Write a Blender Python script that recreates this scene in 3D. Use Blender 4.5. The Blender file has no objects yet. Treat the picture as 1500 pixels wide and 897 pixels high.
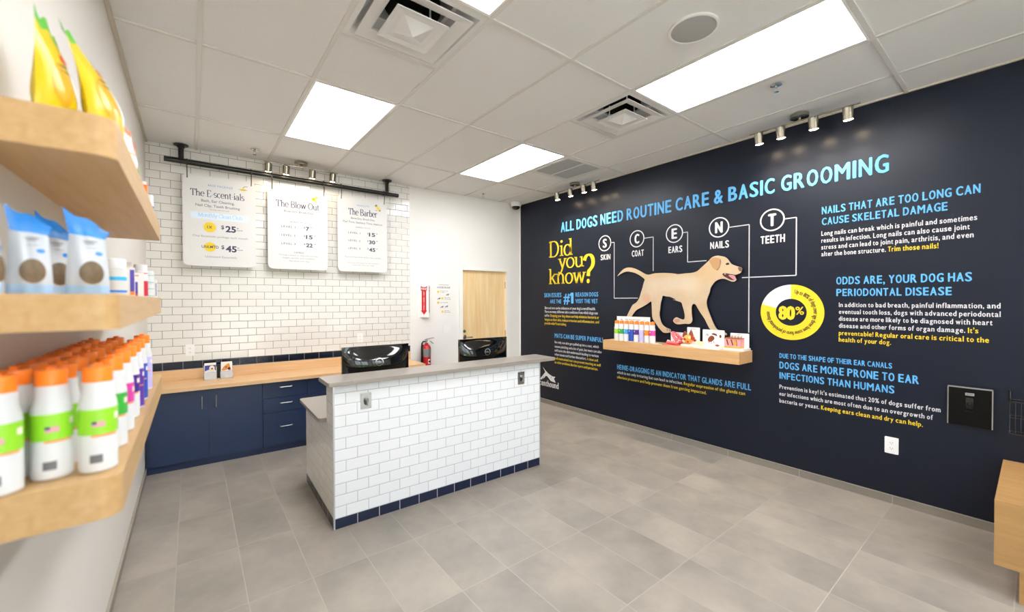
import bpy, bmesh, math, random
from mathutils import Vector, Matrix
random.seed(7)
sc = bpy.context.scene
C = sc.collection
PI = math.pi
W, H = 4.4238, 3.0153            # room width, ceiling height
YF = -7.6                        # storefront (behind the camera)

# ------------------------------------------------------------------ camera
cd = bpy.data.cameras.new('camera')
cam = bpy.data.objects.new('camera', cd)
C.objects.link(cam)
yaw, pitch, roll = 0.66501433, -0.01251528, -0.00221383
cy_, sy_ = math.cos(yaw), math.sin(yaw)
cp_, sp_ = math.cos(pitch), math.sin(pitch)
fw = Vector((sy_*cp_, cy_*cp_, sp_))
r0 = Vector((cy_, -sy_, 0))
u0 = r0.cross(fw)
rr = math.cos(roll)*r0 + math.sin(roll)*u0
uu = -math.sin(roll)*r0 + math.cos(roll)*u0
cam.matrix_world = Matrix(((rr.x, uu.x, -fw.x, 0.33105), (rr.y, uu.y, -fw.y, -5.13625),
                           (rr.z, uu.z, -fw.z, 1.51836), (0, 0, 0, 1)))
cd.sensor_width = 36
cd.lens = 601.5236/1500*36
cd.shift_x = -2.3717/1500
cd.shift_y = -1.1099/1500
cd.clip_start = 0.02
cd.dof.use_dof = True
cd.dof.focus_distance = 4.2
cd.dof.aperture_fstop = 1.5
sc.camera = cam

# ------------------------------------------------------------------ colour management, exposure
sc.view_settings.view_transform = 'Standard'
sc.view_settings.look = 'None'
sc.view_settings.gamma = 1
sc.view_settings.use_curve_mapping = False
sc.view_settings.exposure = 0.36
sc.cycles.max_bounces = 10
sc.cycles.diffuse_bounces = 6
sc.cycles.glossy_bounces = 4
sc.cycles.transparent_max_bounces = 12
sc.cycles.caustics_reflective = False
sc.cycles.caustics_refractive = False
sc.cycles.sample_clamp_indirect = 6
sc.cycles.use_denoising = True

WORLD_STRENGTH = 4.6
PANEL_STRENGTH = 14.0
SPOT_ENERGY = 14.0
BOARD_SPOT_ENERGY = 0.8
SUN_STRENGTH = 90.0
WINDOWS = ((0.1, 1.35), (1.45, 2.55), (3.0, 3.65))

def lin(c):
    if isinstance(c, str):
        c = c.lstrip('#')
        c = [int(c[i:i+2], 16)/255 for i in (0, 2, 4)]
    return tuple((x/12.92 if x <= 0.04045 else ((x+0.055)/1.055)**2.4) for x in c) + (1,)

# ------------------------------------------------------------------ world: bright hazy sky over a green strip and pale paving
wd = bpy.data.worlds.new('sky'); sc.world = wd
wd.use_nodes = True
nt = wd.node_tree; nt.nodes.clear()
N = nt.nodes.new; L = nt.links.new
out = N('ShaderNodeOutputWorld'); bg = N('ShaderNodeBackground'); tc = N('ShaderNodeTexCoord')
sep = N('ShaderNodeSeparateXYZ'); noi = N('ShaderNodeTexNoise'); ramp = N('ShaderNodeValToRGB')
noi.inputs['Scale'].default_value = 9; noi.inputs['Detail'].default_value = 5
ma = N('ShaderNodeMath'); ma.operation = 'MULTIPLY_ADD'; ma.inputs[1].default_value = 0.14
L(tc.outputs['Generated'], sep.inputs[0]); L(tc.outputs['Generated'], noi.inputs['Vector'])
L(noi.outputs['Fac'], ma.inputs[0]); L(sep.outputs['Z'], ma.inputs[2])
L(ma.outputs[0], ramp.inputs['Fac'])
cr = ramp.color_ramp
cr.elements[0].position = 0.0; cr.elements[0].color = lin('#c9c7c2')
cr.elements[1].position = 1.0; cr.elements[1].color = lin('#bfd8f8')
for p_, c_ in ((0.055, '#c9c7c2'), (0.065, '#5d7448'), (0.15, '#7d9560'), (0.17, '#eaf2fd'), (0.5, '#d8e8fd')):
    e_ = cr.elements.new(p_); e_.color = lin(c_)
L(ramp.outputs['Color'], bg.inputs['Color']); bg.inputs['Strength'].default_value = WORLD_STRENGTH
L(bg.outputs[0], out.inputs['Surface'])

# sun from behind the building: it lights the paving outside, not the room
sd = bpy.data.lights.new('sun', 'SUN'); sd.energy = SUN_STRENGTH; sd.angle = 0.01; sd.color = (1.0, 0.96, 0.9)
so = bpy.data.objects.new('sun', sd); C.objects.link(so)
so.rotation_euler = (math.radians(-28), 0, 0); so.location = (2, 3, 8)

# sampling portals in the storefront openings (they give no light of their own)
for (xa, xb) in WINDOWS:
    ld = bpy.data.lights.new('window_portal', 'AREA'); ld.shape = 'RECTANGLE'
    ld.size = xb-xa; ld.size_y = 2.6
    ld.cycles.is_portal = True
    lo = bpy.data.objects.new('window_portal', ld); C.objects.link(lo)
    lo.location = ((xa+xb)/2, YF+0.02, 1.45); lo.rotation_euler = (PI/2, 0, PI)

# ------------------------------------------------------------------ materials
_mats = {}
def nodes_of(name):
    m = bpy.data.materials.new(name); m.use_nodes = True
    nt = m.node_tree
    return m, nt, nt.nodes['Principled BSDF']

def M(name, col=None, rough=0.5, metal=0.0, var=0.04, scale=18, bump=0.0, spec=0.5, coat=0.0, emit=None, estr=0.0, trans=0.0, alpha=1.0, ior=1.45):
    """procedural principled material: colour gently varied by noise"""
    if name in _mats: return _mats[name]
    m, nt, b = nodes_of(name)
    N = nt.nodes.new; L = nt.links.new
    c = lin(col)
    tc = N('ShaderNodeTexCoord'); no = N('ShaderNodeTexNoise')
    no.inputs['Scale'].default_value = scale; no.inputs['Detail'].default_value = 3
    L(tc.outputs['Object'], no.inputs['Vector'])
    mx = N('ShaderNodeMix'); mx.data_type = 'RGBA'
    mx.inputs[6].default_value = tuple(max(0, x*(1-var)) for x in c[:3])+(1,)
    mx.inputs[7].default_value = tuple(min(1, x*(1+var)) for x in c[:3])+(1,)
    L(no.outputs['Fac'], mx.inputs[0]); L(mx.outputs[2], b.inputs['Base Color'])
    b.inputs['Roughness'].default_value = rough; b.inputs['Metallic'].default_value = metal
    b.inputs['Specular IOR Level'].default_value = spec; b.inputs['Coat Weight'].default_value = coat
    b.inputs['Coat Roughness'].default_value = 0.05
    b.inputs['Transmission Weight'].default_value = trans; b.inputs['IOR'].default_value = ior
    b.inputs['Alpha'].default_value = alpha
    if emit:
        b.inputs['Emission Color'].default_value = lin(emit); b.inputs['Emission Strength'].default_value = estr
    if bump:
        bp = N('ShaderNodeBump'); bp.inputs['Strength'].default_value = bump; bp.inputs['Distance'].default_value = 0.002
        n2 = N('ShaderNodeTexNoise'); n2.inputs['Scale'].default_value = scale*12; L(tc.outputs['Object'], n2.inputs['Vector'])
        L(n2.outputs['Fac'], bp.inputs['Height']); L(bp.outputs[0], b.inputs['Normal'])
    _mats[name] = m
    return m

def wood(name, c1, c2, axis=0, rough=0.45, scale=3.0):
    if name in _mats: return _mats[name]
    m, nt, b = nodes_of(name); N = nt.nodes.new; L = nt.links.new
    tc = N('ShaderNodeTexCoord'); mp = N('ShaderNodeMapping')
    s = [14*scale]*3; s[axis] = 0.9*scale
    mp.inputs['Scale'].default_value = s
    L(tc.outputs['Object'], mp.inputs['Vector'])
    n1 = N('ShaderNodeTexNoise'); n1.inputs['Scale'].default_value = 1.0; n1.inputs['Detail'].default_value = 6; n1.inputs['Distortion'].default_value = 0.6
    L(mp.outputs[0], n1.inputs['Vector'])
    rp = N('ShaderNodeValToRGB'); rp.color_ramp.elements[0].position = 0.3; rp.color_ramp.elements[1].position = 0.72
    rp.color_ramp.elements[0].color = lin(c1); rp.color_ramp.elements[1].color = lin(c2)
    L(n1.outputs['Fac'], rp.inputs['Fac']); L(rp.outputs['Color'], b.inputs['Base Color'])
    b.inputs['Roughness'].default_value = rough
    _mats[name] = m
    return m

def tile_mat(name, axis, u0_, w, v0_, h, grout, col, gcol, rows=None, rough=0.12, tilt=0.02, vaxis='Z', offset=0.5, var=0.02, cloud=0.0, gsoft=0.0012, bump=0.5, coat=0.0, edge=0.006):
    """tiles computed from object coordinates: w x h, running bond, per-tile tint and tilt"""
    m, nt, b = nodes_of(name); N = nt.nodes.new; L = nt.links.new
    def mt(op, a, b_=None, c_=None):
        n = N('ShaderNodeMath'); n.operation = op
        for i, v in enumerate((a, b_, c_)):
            if v is None: continue
            if isinstance(v, (int, float)): n.inputs[i].default_value = v
            else: L(v, n.inputs[i])
        return n.outputs[0]
    tc = N('ShaderNodeTexCoord'); sp = N('ShaderNodeSeparateXYZ'); L(tc.outputs['Object'], sp.inputs[0])
    U = mt('DIVIDE', mt('SUBTRACT', sp.outputs[axis], u0_), w)
    V = mt('DIVIDE', mt('SUBTRACT', sp.outputs[vaxis], v0_), h)
    row = mt('FLOOR', V)
    U2 = mt('ADD', U, mt('MULTIPLY', mt('FLOORED_MODULO', row, 2.0), offset))
    fx = mt('FRACT', U2); fy = mt('FRACT', V); cx = mt('FLOOR', U2)
    dx = mt('MULTIPLY', mt('MINIMUM', fx, mt('SUBTRACT', 1.0, fx)), w)
    dy = mt('MULTIPLY', mt('MINIMUM', fy, mt('SUBTRACT', 1.0, fy)), h)
    d = mt('MINIMUM', dx, dy)
    mr = N('ShaderNodeMapRange'); mr.interpolation_type = 'SMOOTHSTEP'
    mr.inputs['From Min'].default_value = grout/2; mr.inputs['From Max'].default_value = grout/2+gsoft
    L(d, mr.inputs['Value']); mask = mr.outputs[0]
    cmb = N('ShaderNodeCombineXYZ'); L(cx, cmb.inputs[0]); L(row, cmb.inputs[1])
    wn = N('ShaderNodeTexWhiteNoise'); wn.noise_dimensions = '3D'; L(cmb.outputs[0], wn.inputs['Vector'])
    sc3 = N('ShaderNodeSeparateColor'); L(wn.outputs['Color'], sc3.inputs[0])
    c = lin(col)
    def tint(cc):
        mx = N('ShaderNodeMix'); mx.data_type = 'RGBA'
        mx.inputs[6].default_value = tuple(x*(1-var) for x in cc[:3])+(1,)
        mx.inputs[7].default_value = tuple(min(1, x*(1+var)) for x in cc[:3])+(1,)
        L(wn.outputs['Value'], mx.inputs[0]); return mx.outputs[2]
    tcol = tint(c)
    if cloud:
        va = N('ShaderNodeVectorMath'); va.operation = 'MULTIPLY_ADD'
        va.inputs[1].default_value = (7.3, 7.3, 7.3); L(wn.outputs['Color'], va.inputs[0]); L(tc.outputs['Object'], va.inputs[2])
        nz = N('ShaderNodeTexNoise'); nz.inputs['Scale'].default_value = 2.6; nz.inputs['Detail'].default_value = 5; nz.inputs['Roughness'].default_value = 0.62
        L(va.outputs[0], nz.inputs['Vector'])
        rp = N('ShaderNodeValToRGB'); rp.color_ramp.elements[0].position = 0.28; rp.color_ramp.elements[1].position = 0.74
        rp.color_ramp.elements[0].color = (1-cloud, 1-cloud, 1-cloud*0.9, 1); rp.color_ramp.elements[1].color = (1+cloud*0.8, 1+cloud*0.72, 1+cloud*0.6, 1)
        L(nz.outputs['Fac'], rp.inputs['Fac'])
        mm = N('ShaderNodeMix'); mm.data_type = 'RGBA'; mm.blend_type = 'MULTIPLY'; mm.inputs[0].default_value = 1
        L(tcol, mm.inputs[6]); L(rp.outputs['Color'], mm.inputs[7]); tcol = mm.outputs[2]
    for (rw, cc) in (rows or []):
        mx = N('ShaderNodeMix'); mx.data_type = 'RGBA'
        L(mt('COMPARE', row, float(rw), 0.1), mx.inputs[0]); L(tcol, mx.inputs[6]); L(tint(lin(cc)), mx.inputs[7]); tcol = mx.outputs[2]
    mx = N('ShaderNodeMix'); mx.data_type = 'RGBA'
    L(mask, mx.inputs[0]); mx.inputs[6].default_value = lin(gcol); L(tcol, mx.inputs[7])
    L(mx.outputs[2], b.inputs['Base Color'])
    rg = N('ShaderNodeMix'); rg.data_type = 'FLOAT'; L(mask, rg.inputs[0]); rg.inputs[2].default_value = 0.8; rg.inputs[3].default_value = rough
    L(rg.outputs[0], b.inputs['Roughness'])
    m2 = N('ShaderNodeMapRange'); m2.interpolation_type = 'SMOOTHSTEP'
    m2.inputs['From Min'].default_value = grout/2; m2.inputs['From Max'].default_value = grout/2+edge; L(d, m2.inputs['Value'])
    hh = mt('MULTIPLY', m2.outputs[0], 0.0012)
    if tilt:
        hh = mt('ADD', hh, mt('MULTIPLY', mt('MULTIPLY', mt('SUBTRACT', sc3.outputs[0], 0.5), fx), w*tilt))
        hh = mt('ADD', hh, mt('MULTIPLY', mt('MULTIPLY', mt('SUBTRACT', sc3.outputs[1], 0.5), fy), h*tilt))
    bp = N('ShaderNodeBump'); bp.inputs['Strength'].default_value = bump; bp.inputs['Distance'].default_value = 1.0
    L(hh, bp.inputs['Height']); L(bp.outputs[0], b.inputs['Normal'])
    b.inputs['Coat Weight'].default_value = coat
    _mats[name] = m
    return m

# ------------------------------------------------------------------ mesh helpers
def nb(): return bmesh.new()

def obj(name, bm, mats, parent=None, loc=None, rot=None, smooth=False, bevel=0.0, seg=2):
    if bevel:
        es = [e for e in bm.edges if len(e.link_faces) == 2 and e.calc_face_angle(0) > 0.6]
        bmesh.ops.bevel(bm, geom=es, offset=bevel, segments=seg, profile=0.5, affect='EDGES', clamp_overlap=True)
    me = bpy.data.meshes.new(name)
    bm.normal_update()
    bm.to_mesh(me); bm.free()
    if not isinstance(mats, (list, tuple)): mats = [mats]
    for m in mats: me.materials.append(m)
    if smooth:
        for p in me.polygons: p.use_smooth = True
        me.set_sharp_from_angle(angle=0.7)
    o = bpy.data.objects.new(name, me); C.objects.link(o)
    if parent: o.parent = parent
    if loc is not None: o.location = loc
    if rot is not None: o.rotation_euler = rot
    return o

def thing(name, label, cat, loc=(0, 0, 0), rz=0.0, group=None, rot=None):
    o = bpy.data.objects.new(name, None); C.objects.link(o)
    o.empty_display_size = 0.05
    o.location = loc; o.rotation_euler = rot if rot else (0, 0, rz)
    o['label'] = label; o['category'] = cat
    if group: o['group'] = group
    return o

def tag(o, label, cat, group=None):
    o['label'] = label; o['category'] = cat
    if group: o['group'] = group
    return o

def struct(o):
    o['kind'] = 'structure'; return o

def dup(root, loc, rz=None, label=None, group=None, swap=None):
    r = root.copy(); C.objects.link(r); r.location = loc
    if rz is not None: r.rotation_euler = (0, 0, rz)
    if label: r['label'] = label
    if group: r['group'] = group
    for ch in list(root.children):
        c = ch.copy(); C.objects.link(c); c.parent = r
        nm = ch.name.split('.')[0]
        if swap and nm in swap: c.data = swap[nm]
        for g in ch.children:
            d = g.copy(); C.objects.link(d); d.parent = c
    return r

def box(bm, x0, x1, y0, y1, z0, z1, mi=0):
    vs = [bm.verts.new(p) for p in ((x0, y0, z0), (x1, y0, z0), (x1, y1, z0), (x0, y1, z0), (x0, y0, z1), (x1, y0, z1), (x1, y1, z1), (x0, y1, z1))]
    for f in ((0, 3, 2, 1), (4, 5, 6, 7), (0, 1, 5, 4), (1, 2, 6, 5), (2, 3, 7, 6), (3, 0, 4, 7)):
        fc = bm.faces.new([vs[i] for i in f]); fc.material_index = mi
    return vs

def lathe(bm, prof, n=24, c=(0, 0, 0), mi=0, axis='Z', cap=True, sx=1.0, sy=1.0):
    """prof: list of (radius, height) bottom to top"""
    def pt(r, a, z):
        x, y = r*math.cos(a)*sx, r*math.sin(a)*sy
        if axis == 'Z': q = (x, y, z)
        elif axis == 'Y': q = (x, -z, y)
        else: q = (z, x, y)
        return (q[0]+c[0], q[1]+c[1], q[2]+c[2])
    rings = []
    for r, z in prof:
        if r < 1e-6: rings.append([bm.verts.new(pt(0, 0, z))])
        else: rings.append([bm.verts.new(pt(r, 2*PI*i/n, z)) for i in range(n)])
    for a, b in zip(rings, rings[1:]):
        for i in range(n):
            j = (i+1) % n
            if len(a) == 1 and len(b) == 1: continue
            if len(a) == 1: f = bm.faces.new((a[0], b[j], b[i]))
            elif len(b) == 1: f = bm.faces.new((a[i], a[j], b[0]))
            else: f = bm.faces.new((a[i], a[j], b[j], b[i]))
            f.material_index = mi
    if cap:
        if len(rings[0]) > 1: f = bm.faces.new(list(reversed(rings[0]))); f.material_index = mi
        if len(rings[-1]) > 1: f = bm.faces.new(rings[-1]); f.material_index = mi

def tube(bm, pts, r, n=10, mi=0, cap=True):
    pts = [Vector(p) for p in pts]
    rings = []
    prev = None
    for i, p in enumerate(pts):
        t = (pts[min(i+1, len(pts)-1)]-pts[max(i-1, 0)]).normalized()
        if prev is None:
            a = Vector((0, 0, 1)) if abs(t.z) < 0.9 else Vector((1, 0, 0))
            nrm = t.cross(a).normalized()
        else:
            nrm = (prev - t*prev.dot(t)).normalized()
        prev = nrm
        bn = t.cross(nrm)
        rd = r[i] if isinstance(r, (list, tuple)) else r
        rings.append([bm.verts.new(p+nrm*rd*math.cos(2*PI*k/n)+bn*rd*math.sin(2*PI*k/n)) for k in range(n)])
    for a, b in zip(rings, rings[1:]):
        for i in range(n):
            j = (i+1) % n
            f = bm.faces.new((a[i], a[j], b[j], b[i])); f.material_index = mi
    if cap:
        bm.faces.new(list(reversed(rings[0]))).material_index = mi
        bm.faces.new(rings[-1]).material_index = mi

def prism(bm, pts, d0, d1, plane='XZ', mi=0, mside=None):
    """extrude a 2-d outline; plane XZ: outline in x,z, extruded along y from d0 to d1"""
    def P(a, b, d):
        return {'XZ': (a, d, b), 'XY': (a, b, d), 'YZ': (d, a, b)}[plane]
    A = [bm.verts.new(P(a, b, d0)) for a, b in pts]
    B = [bm.verts.new(P(a, b, d1)) for a, b in pts]
    f1 = bm.faces.new(A); f2 = bm.faces.new(list(reversed(B)))
    f1.material_index = mi; f2.material_index = mi
    n = len(pts); fs = [f1, f2]
    for i in range(n):
        j = (i+1) % n
        f = bm.faces.new((A[j], A[i], B[i], B[j])); f.material_index = mi if mside is None else mside; fs.append(f)
    bmesh.ops.recalc_face_normals(bm, faces=fs)
    big = [f for f in (f1, f2) if len(f.verts) > 4]
    if big: bmesh.ops.triangulate(bm, faces=big)

def flat(bm, pts, y, mi=0):
    """flat polygon in the x,z plane facing -y"""
    f = bm.faces.new([bm.verts.new((a, y, b)) for a, b in pts]); f.material_index = mi
    f.normal_update()
    if f.normal.y > 0: f.normal_flip()
    if len(pts) > 4: bmesh.ops.triangulate(bm, faces=[f])

def rect(x0, x1, z0, z1): return [(x0, z0), (x1, z0), (x1, z1), (x0, z1)]

def rrect(x0, x1, z0, z1, r, n=6):
    o = []
    for cx, cz, a in ((x1-r, z0+r, -90), (x1-r, z1-r, 0), (x0+r, z1-r, 90), (x0+r, z0+r, 180)):
        for i in range(n+1):
            t = math.radians(a+90*i/n); o.append((cx+r*math.cos(t), cz+r*math.sin(t)))
    return o

def disc(cx, cz, rx, rz=None, n=32, a0=0, a1=360):
    rz = rz or rx
    k = n if a1-a0 == 360 else n+1
    return [(cx+rx*math.cos(math.radians(a0+(a1-a0)*i/n)), cz+rz*math.sin(math.radians(a0+(a1-a0)*i/n))) for i in range(k)]

def ring(bm, cx, cz, r0_, r1_, y, n=48, a0=0, a1=360, mi=0):
    for i in range(n):
        p = math.radians(a0+(a1-a0)*i/n); q = math.radians(a0+(a1-a0)*(i+1)/n)
        flat(bm, [(cx+r0_*math.cos(p), cz+r0_*math.sin(p)), (cx+r1_*math.cos(p), cz+r1_*math.sin(p)),
                  (cx+r1_*math.cos(q), cz+r1_*math.sin(q)), (cx+r0_*math.cos(q), cz+r0_*math.sin(q))], y, mi)

def bar(bm, x0, z0, x1, z1, w, y, mi=0):
    d = Vector((x1-x0, z1-z0)); d.normalize(); n = Vector((-d.y, d.x))*w/2
    flat(bm, [(x0+n.x, z0+n.y), (x0-n.x, z0-n.y), (x1-n.x, z1-n.y), (x1+n.x, z1+n.y)], y, mi)

# ------------------------------------------------------------------ lettering
_tc = {}
def glyphs(txt, bold=0.0, space=1.0, ext=0.0):
    """outline of a line of text as (verts, faces, material flags, width); ~ switches the highlight on and off"""
    key = (txt, bold, space, ext)
    if key in _tc: return _tc[key]
    plain = ''; flags = []; f = 0
    for ch in txt:
        if ch == '~': f = 1-f; continue
        plain += ch; flags.append(f)
    cu = bpy.data.curves.new('lettering', 'FONT'); cu.body = plain
    cu.offset = bold; cu.space_character = space; cu.extrude = ext; cu.resolution_u = 3
    for q in range(2): cu.materials.append(M('plain_white', '#f2f2f2'))
    for i, v in enumerate(flags): cu.body_format[i].material_index = v
    o = bpy.data.objects.new('lettering', cu); C.objects.link(o)
    dg = bpy.context.evaluated_depsgraph_get(); dg.update()
    me = bpy.data.meshes.new_from_object(o.evaluated_get(dg))
    vs = [tuple(v.co) for v in me.vertices]; fs = [(tuple(p.vertices), p.material_index) for p in me.polygons]
    bpy.data.objects.remove(o); bpy.data.curves.remove(cu); bpy.data.meshes.remove(me)
    x0 = min(v[0] for v in vs); x1 = max(v[0] for v in vs)
    _tc[key] = (vs, fs, x0, x1)
    return _tc[key]

def text(bms, txt, x0, z0, cap, width=None, align='L', y=-0.0015, bold=0.012, space=1.0, fat=0.0, ext=0.0, fmap=None):
    """write a line into bmesh bms (or [plain, highlighted]); local frame x along, -y out, z up"""
    if not isinstance(bms, (list, tuple)): bms = [bms, bms]
    vs, fs, a, b = glyphs(txt, bold, space, ext/(cap/0.686) if ext else 0.0)
    s = cap/0.686
    sx = width/(b-a) if width else s
    wd_ = (b-a)*sx
    if align == 'C': x0 = x0-wd_/2
    elif align == 'R': x0 = x0-wd_
    for shi, (sh, sv) in enumerate(((-fat, 0), (fat, 0), (0, fat*0.5), (0, -fat*0.5)) if fat else ((0, 0),)):
        for k in (0, 1):
            used = {}
            bm = bms[k]
            for idx, mi in fs:
                if mi != k: continue
                vv = []
                for i in idx:
                    if i not in used:
                        q = vs[i]; X = x0+(q[0]-a)*sx+sh; Z = z0+q[1]*s+sv; Y = y-q[2]*s-shi*0.00025
                        if fmap: X, Z = fmap(X, Z)
                        used[i] = bm.verts.new((X, Y, Z))
                    vv.append(used[i])
                try: bm.faces.new(vv)
                except ValueError: pass
    return wd_

_GW = {'I': .2, 'M': 1.25, 'W': 1.4, 'J': .85, 'L': .82, 'E': .86, 'F': .84, 'T': .88, 'A': 1.02, 'V': 1.0, 'Y': .98, 'K': 1.0, 'S': .92, '&': 1.1, '#': 1.0, '1': .32,
       'i': .22, 'l': .2, 'j': .32, 'f': .56, 't': .56, 'r': .58, 'm': 1.32, 'w': 1.28, 's': .76, 'c': .78, 'z': .74, "'": .18, ',': .22, '.': .22, '!': .22, '-': .5, '%': 1.3, '?': .8}
def gothic(bms, txt, x0, z0, cap, width, y=-0.002, fat=0.0, ext=0.0, fmap=None):
    """condensed gothic line: every letter is set to its own narrow width, then the line is fitted"""
    if not isinstance(bms, (list, tuple)): bms = [bms, bms]
    s = cap/0.686; k = 0; lay = []; q = 0.0
    for ch in txt:
        if ch == '~': k = 1-k; continue
        if ch == ' ': q += 0.5; continue
        vs, fs, a, b = glyphs(ch, 0.0, 1.0, ext/s if ext else 0.0)
        w = _GW.get(ch, 1.0 if ch.isupper() else 0.86)
        lay.append((k, q, w, vs, fs, a, b)); q += w+0.32
    sx = (width-2*fat)/(q-0.32); fat = min(fat, sx*0.085)
    for k, q, w, vs, fs, a, b in lay:
        for shi, (sh, sv) in enumerate(((-fat, 0), (fat, 0), (0, fat*0.6), (0, -fat*0.6)) if fat else ((0, 0),)):
            new = []
            for v in vs:
                X = x0+fat+(q+w*(v[0]-a)/(b-a))*sx+sh; Z = z0+v[1]*s+sv
                if fmap: X, Z = fmap(X, Z)
                new.append(bms[k].verts.new((X, y-v[2]*s-shi*0.00025, Z)))
            for idx, mi in fs:
                try: bms[k].faces.new([new[i] for i in idx])
                except ValueError: pass

def arc(cx, cy, rx, ry, a0, a1, n=16):
    return [(cx+rx*math.cos(math.radians(a0+(a1-a0)*i/n)), cy+ry*math.sin(math.radians(a0+(a1-a0)*i/n))) for i in range(n+1)]

def SF(x, y, w=0.34): return ('s', x, y, w)
# slab-serif letters as pen strokes: x-height 1, cap height 1.5
GL = {
 'D': (1.3, [[(.22, 0), (.22, 1.5)], [(.1, 1.5), (.55, 1.5)]+arc(.55, .75, .58, .75, 90, -90)+[(.1, 0)], SF(.2, 0, .4), SF(.2, 1.5, .4)]),
 'i': (.46, [[(.23, 0), (.23, 1)], SF(.23, 0, .42), SF(.14, 1, .24), ('d', .22, 1.38, .13)]),
 'd': (1.0, [arc(.44, .5, .36, .5, 0, 360, 28), [(.8, 0), (.8, 1.55)], SF(.72, 1.55, .24), SF(.9, 0, .24)]),
 'y': (.95, [[(.14, 1), (.5, .02)], [(.84, 1), (.42, -.2), (.3, -.44), (.1, -.5), (.02, -.38)], SF(.14, 1), SF(.84, 1)]),
 'o': (.96, [arc(.48, .5, .4, .5, 0, 360, 28)]),
 'u': (1.05, [[(.2, 1), (.2, .36)]+arc(.47, .36, .27, .36, 180, 300)+[(.82, .25)], [(.82, 1), (.82, 0)], SF(.12, 1, .26), SF(.74, 1, .26), SF(.92, 0, .24)]),
 'k': (1.02, [[(.2, 0), (.2, 1.55)], [(.2, .42), (.78, 1)], [(.42, .64), (.86, 0)], SF(.2, 0, .4), SF(.12, 1.55, .26), SF(.78, 1, .34), SF(.86, 0, .34)]),
 'n': (1.06, [[(.2, 0), (.2, 1)], [(.2, .62)]+arc(.52, .62, .3, .38, 160, 0)+[(.82, 0)], SF(.2, 0, .38), SF(.82, 0, .36), SF(.12, 1, .26)]),
 'w': (1.46, [[(.14, 1), (.42, 0)], [(.42, 0), (.73, 1)], [(.73, 1), (1.02, 0)], [(1.02, 0), (1.32, 1)], SF(.14, 1), SF(.73, 1, .3), SF(1.32, 1)]),
 '?': (.9, [arc(.42, 1.12, .36, .4, 165, -55, 22)+[(.42, .62), (.38, .36)], ('d', .38, .09, .12)]),
 'T': (1.25, [[(.62, 0), (.62, 1.5)], [(.1, 1.46), (1.14, 1.46)], [(.12, 1.5), (.12, 1.14)], [(1.12, 1.5), (1.12, 1.14)], SF(.62, 0, .46)]),
 'h': (1.06, [[(.2, 0), (.2, 1.55)], [(.2, .62)]+arc(.52, .62, .3, .38, 160, 0)+[(.82, 0)], SF(.2, 0, .38), SF(.82, 0, .36), SF(.12, 1.55, .26)]),
 'e': (.92, [[(.08, .54), (.82, .54)]+arc(.46, .5, .38, .5, 5, 315, 24)]),
 'E': (1.15, [[(.25, 0), (.25, 1.5)], [(.1, 1.5), (.98, 1.5), (.98, 1.2)], [(.25, .78), (.74, .78)], [(.1, 0), (1.0, 0), (1.0, .34)]]),
 's': (.78, [arc(.38, .74, .26, .26, 30, 250, 14)+arc(.38, .26, .29, .26, 80, -150, 14)]),
 'c': (.88, [arc(.46, .5, .38, .5, 45, 315, 22)]),
 't': (.66, [[(.28, 1.32), (.28, .25)]+arc(.46, .22, .18, .22, 180, 300, 8), [(.04, 1), (.6, 1)]]),
 'a': (.98, [arc(.4, .3, .3, .3, 0, 360, 20), [(.12, .86)]+arc(.44, .64, .3, .36, 130, 0, 10)+[(.74, .02), (.9, .02)]]),
 'l': (.46, [[(.23, 0), (.23, 1.55)], SF(.23, 0, .42), SF(.14, 1.55, .26)]),
 'M': (1.7, [[(.25, 0), (.25, 1.5)], [(.25, 1.5), (.85, .1)], [(.85, .1), (1.42, 1.5)], [(1.42, 1.5), (1.42, 0)], SF(.25, 0, .4), SF(1.42, 0, .4), SF(.2, 1.5, .3), SF(1.48, 1.5, .3)]),
 'C': (1.25, [arc(.66, .75, .56, .75, 45, 315, 24), [(1.06, 1.4), (1.06, 1.06)]]),
 'b': (1.0, [arc(.54, .5, .36, .5, 0, 360, 28), [(.2, 0), (.2, 1.55)], SF(.12, 1.55, .26)]),
 'B': (1.2, [[(.24, 0), (.24, 1.5)], [(.1, 1.5), (.6, 1.5)]+arc(.6, 1.14, .36, .36, 90, -90, 12)+[(.24, .78)], [(.6, .78)]+arc(.62, .39, .44, .39, 90, -90, 12)+[(.1, 0)]]),
 'O': (1.4, [arc(.7, .75, .58, .75, 0, 360, 30)]),
 'r': (.78, [[(.2, 0), (.2, 1)], [(.2, .55)]+arc(.5, .6, .28, .4, 160, 40, 10), SF(.2, 0, .42), SF(.12, 1, .26)]),
 '-': (.5, [[(.08, .5), (.42, .5)]]), ' ': (.5, []),
}
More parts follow.
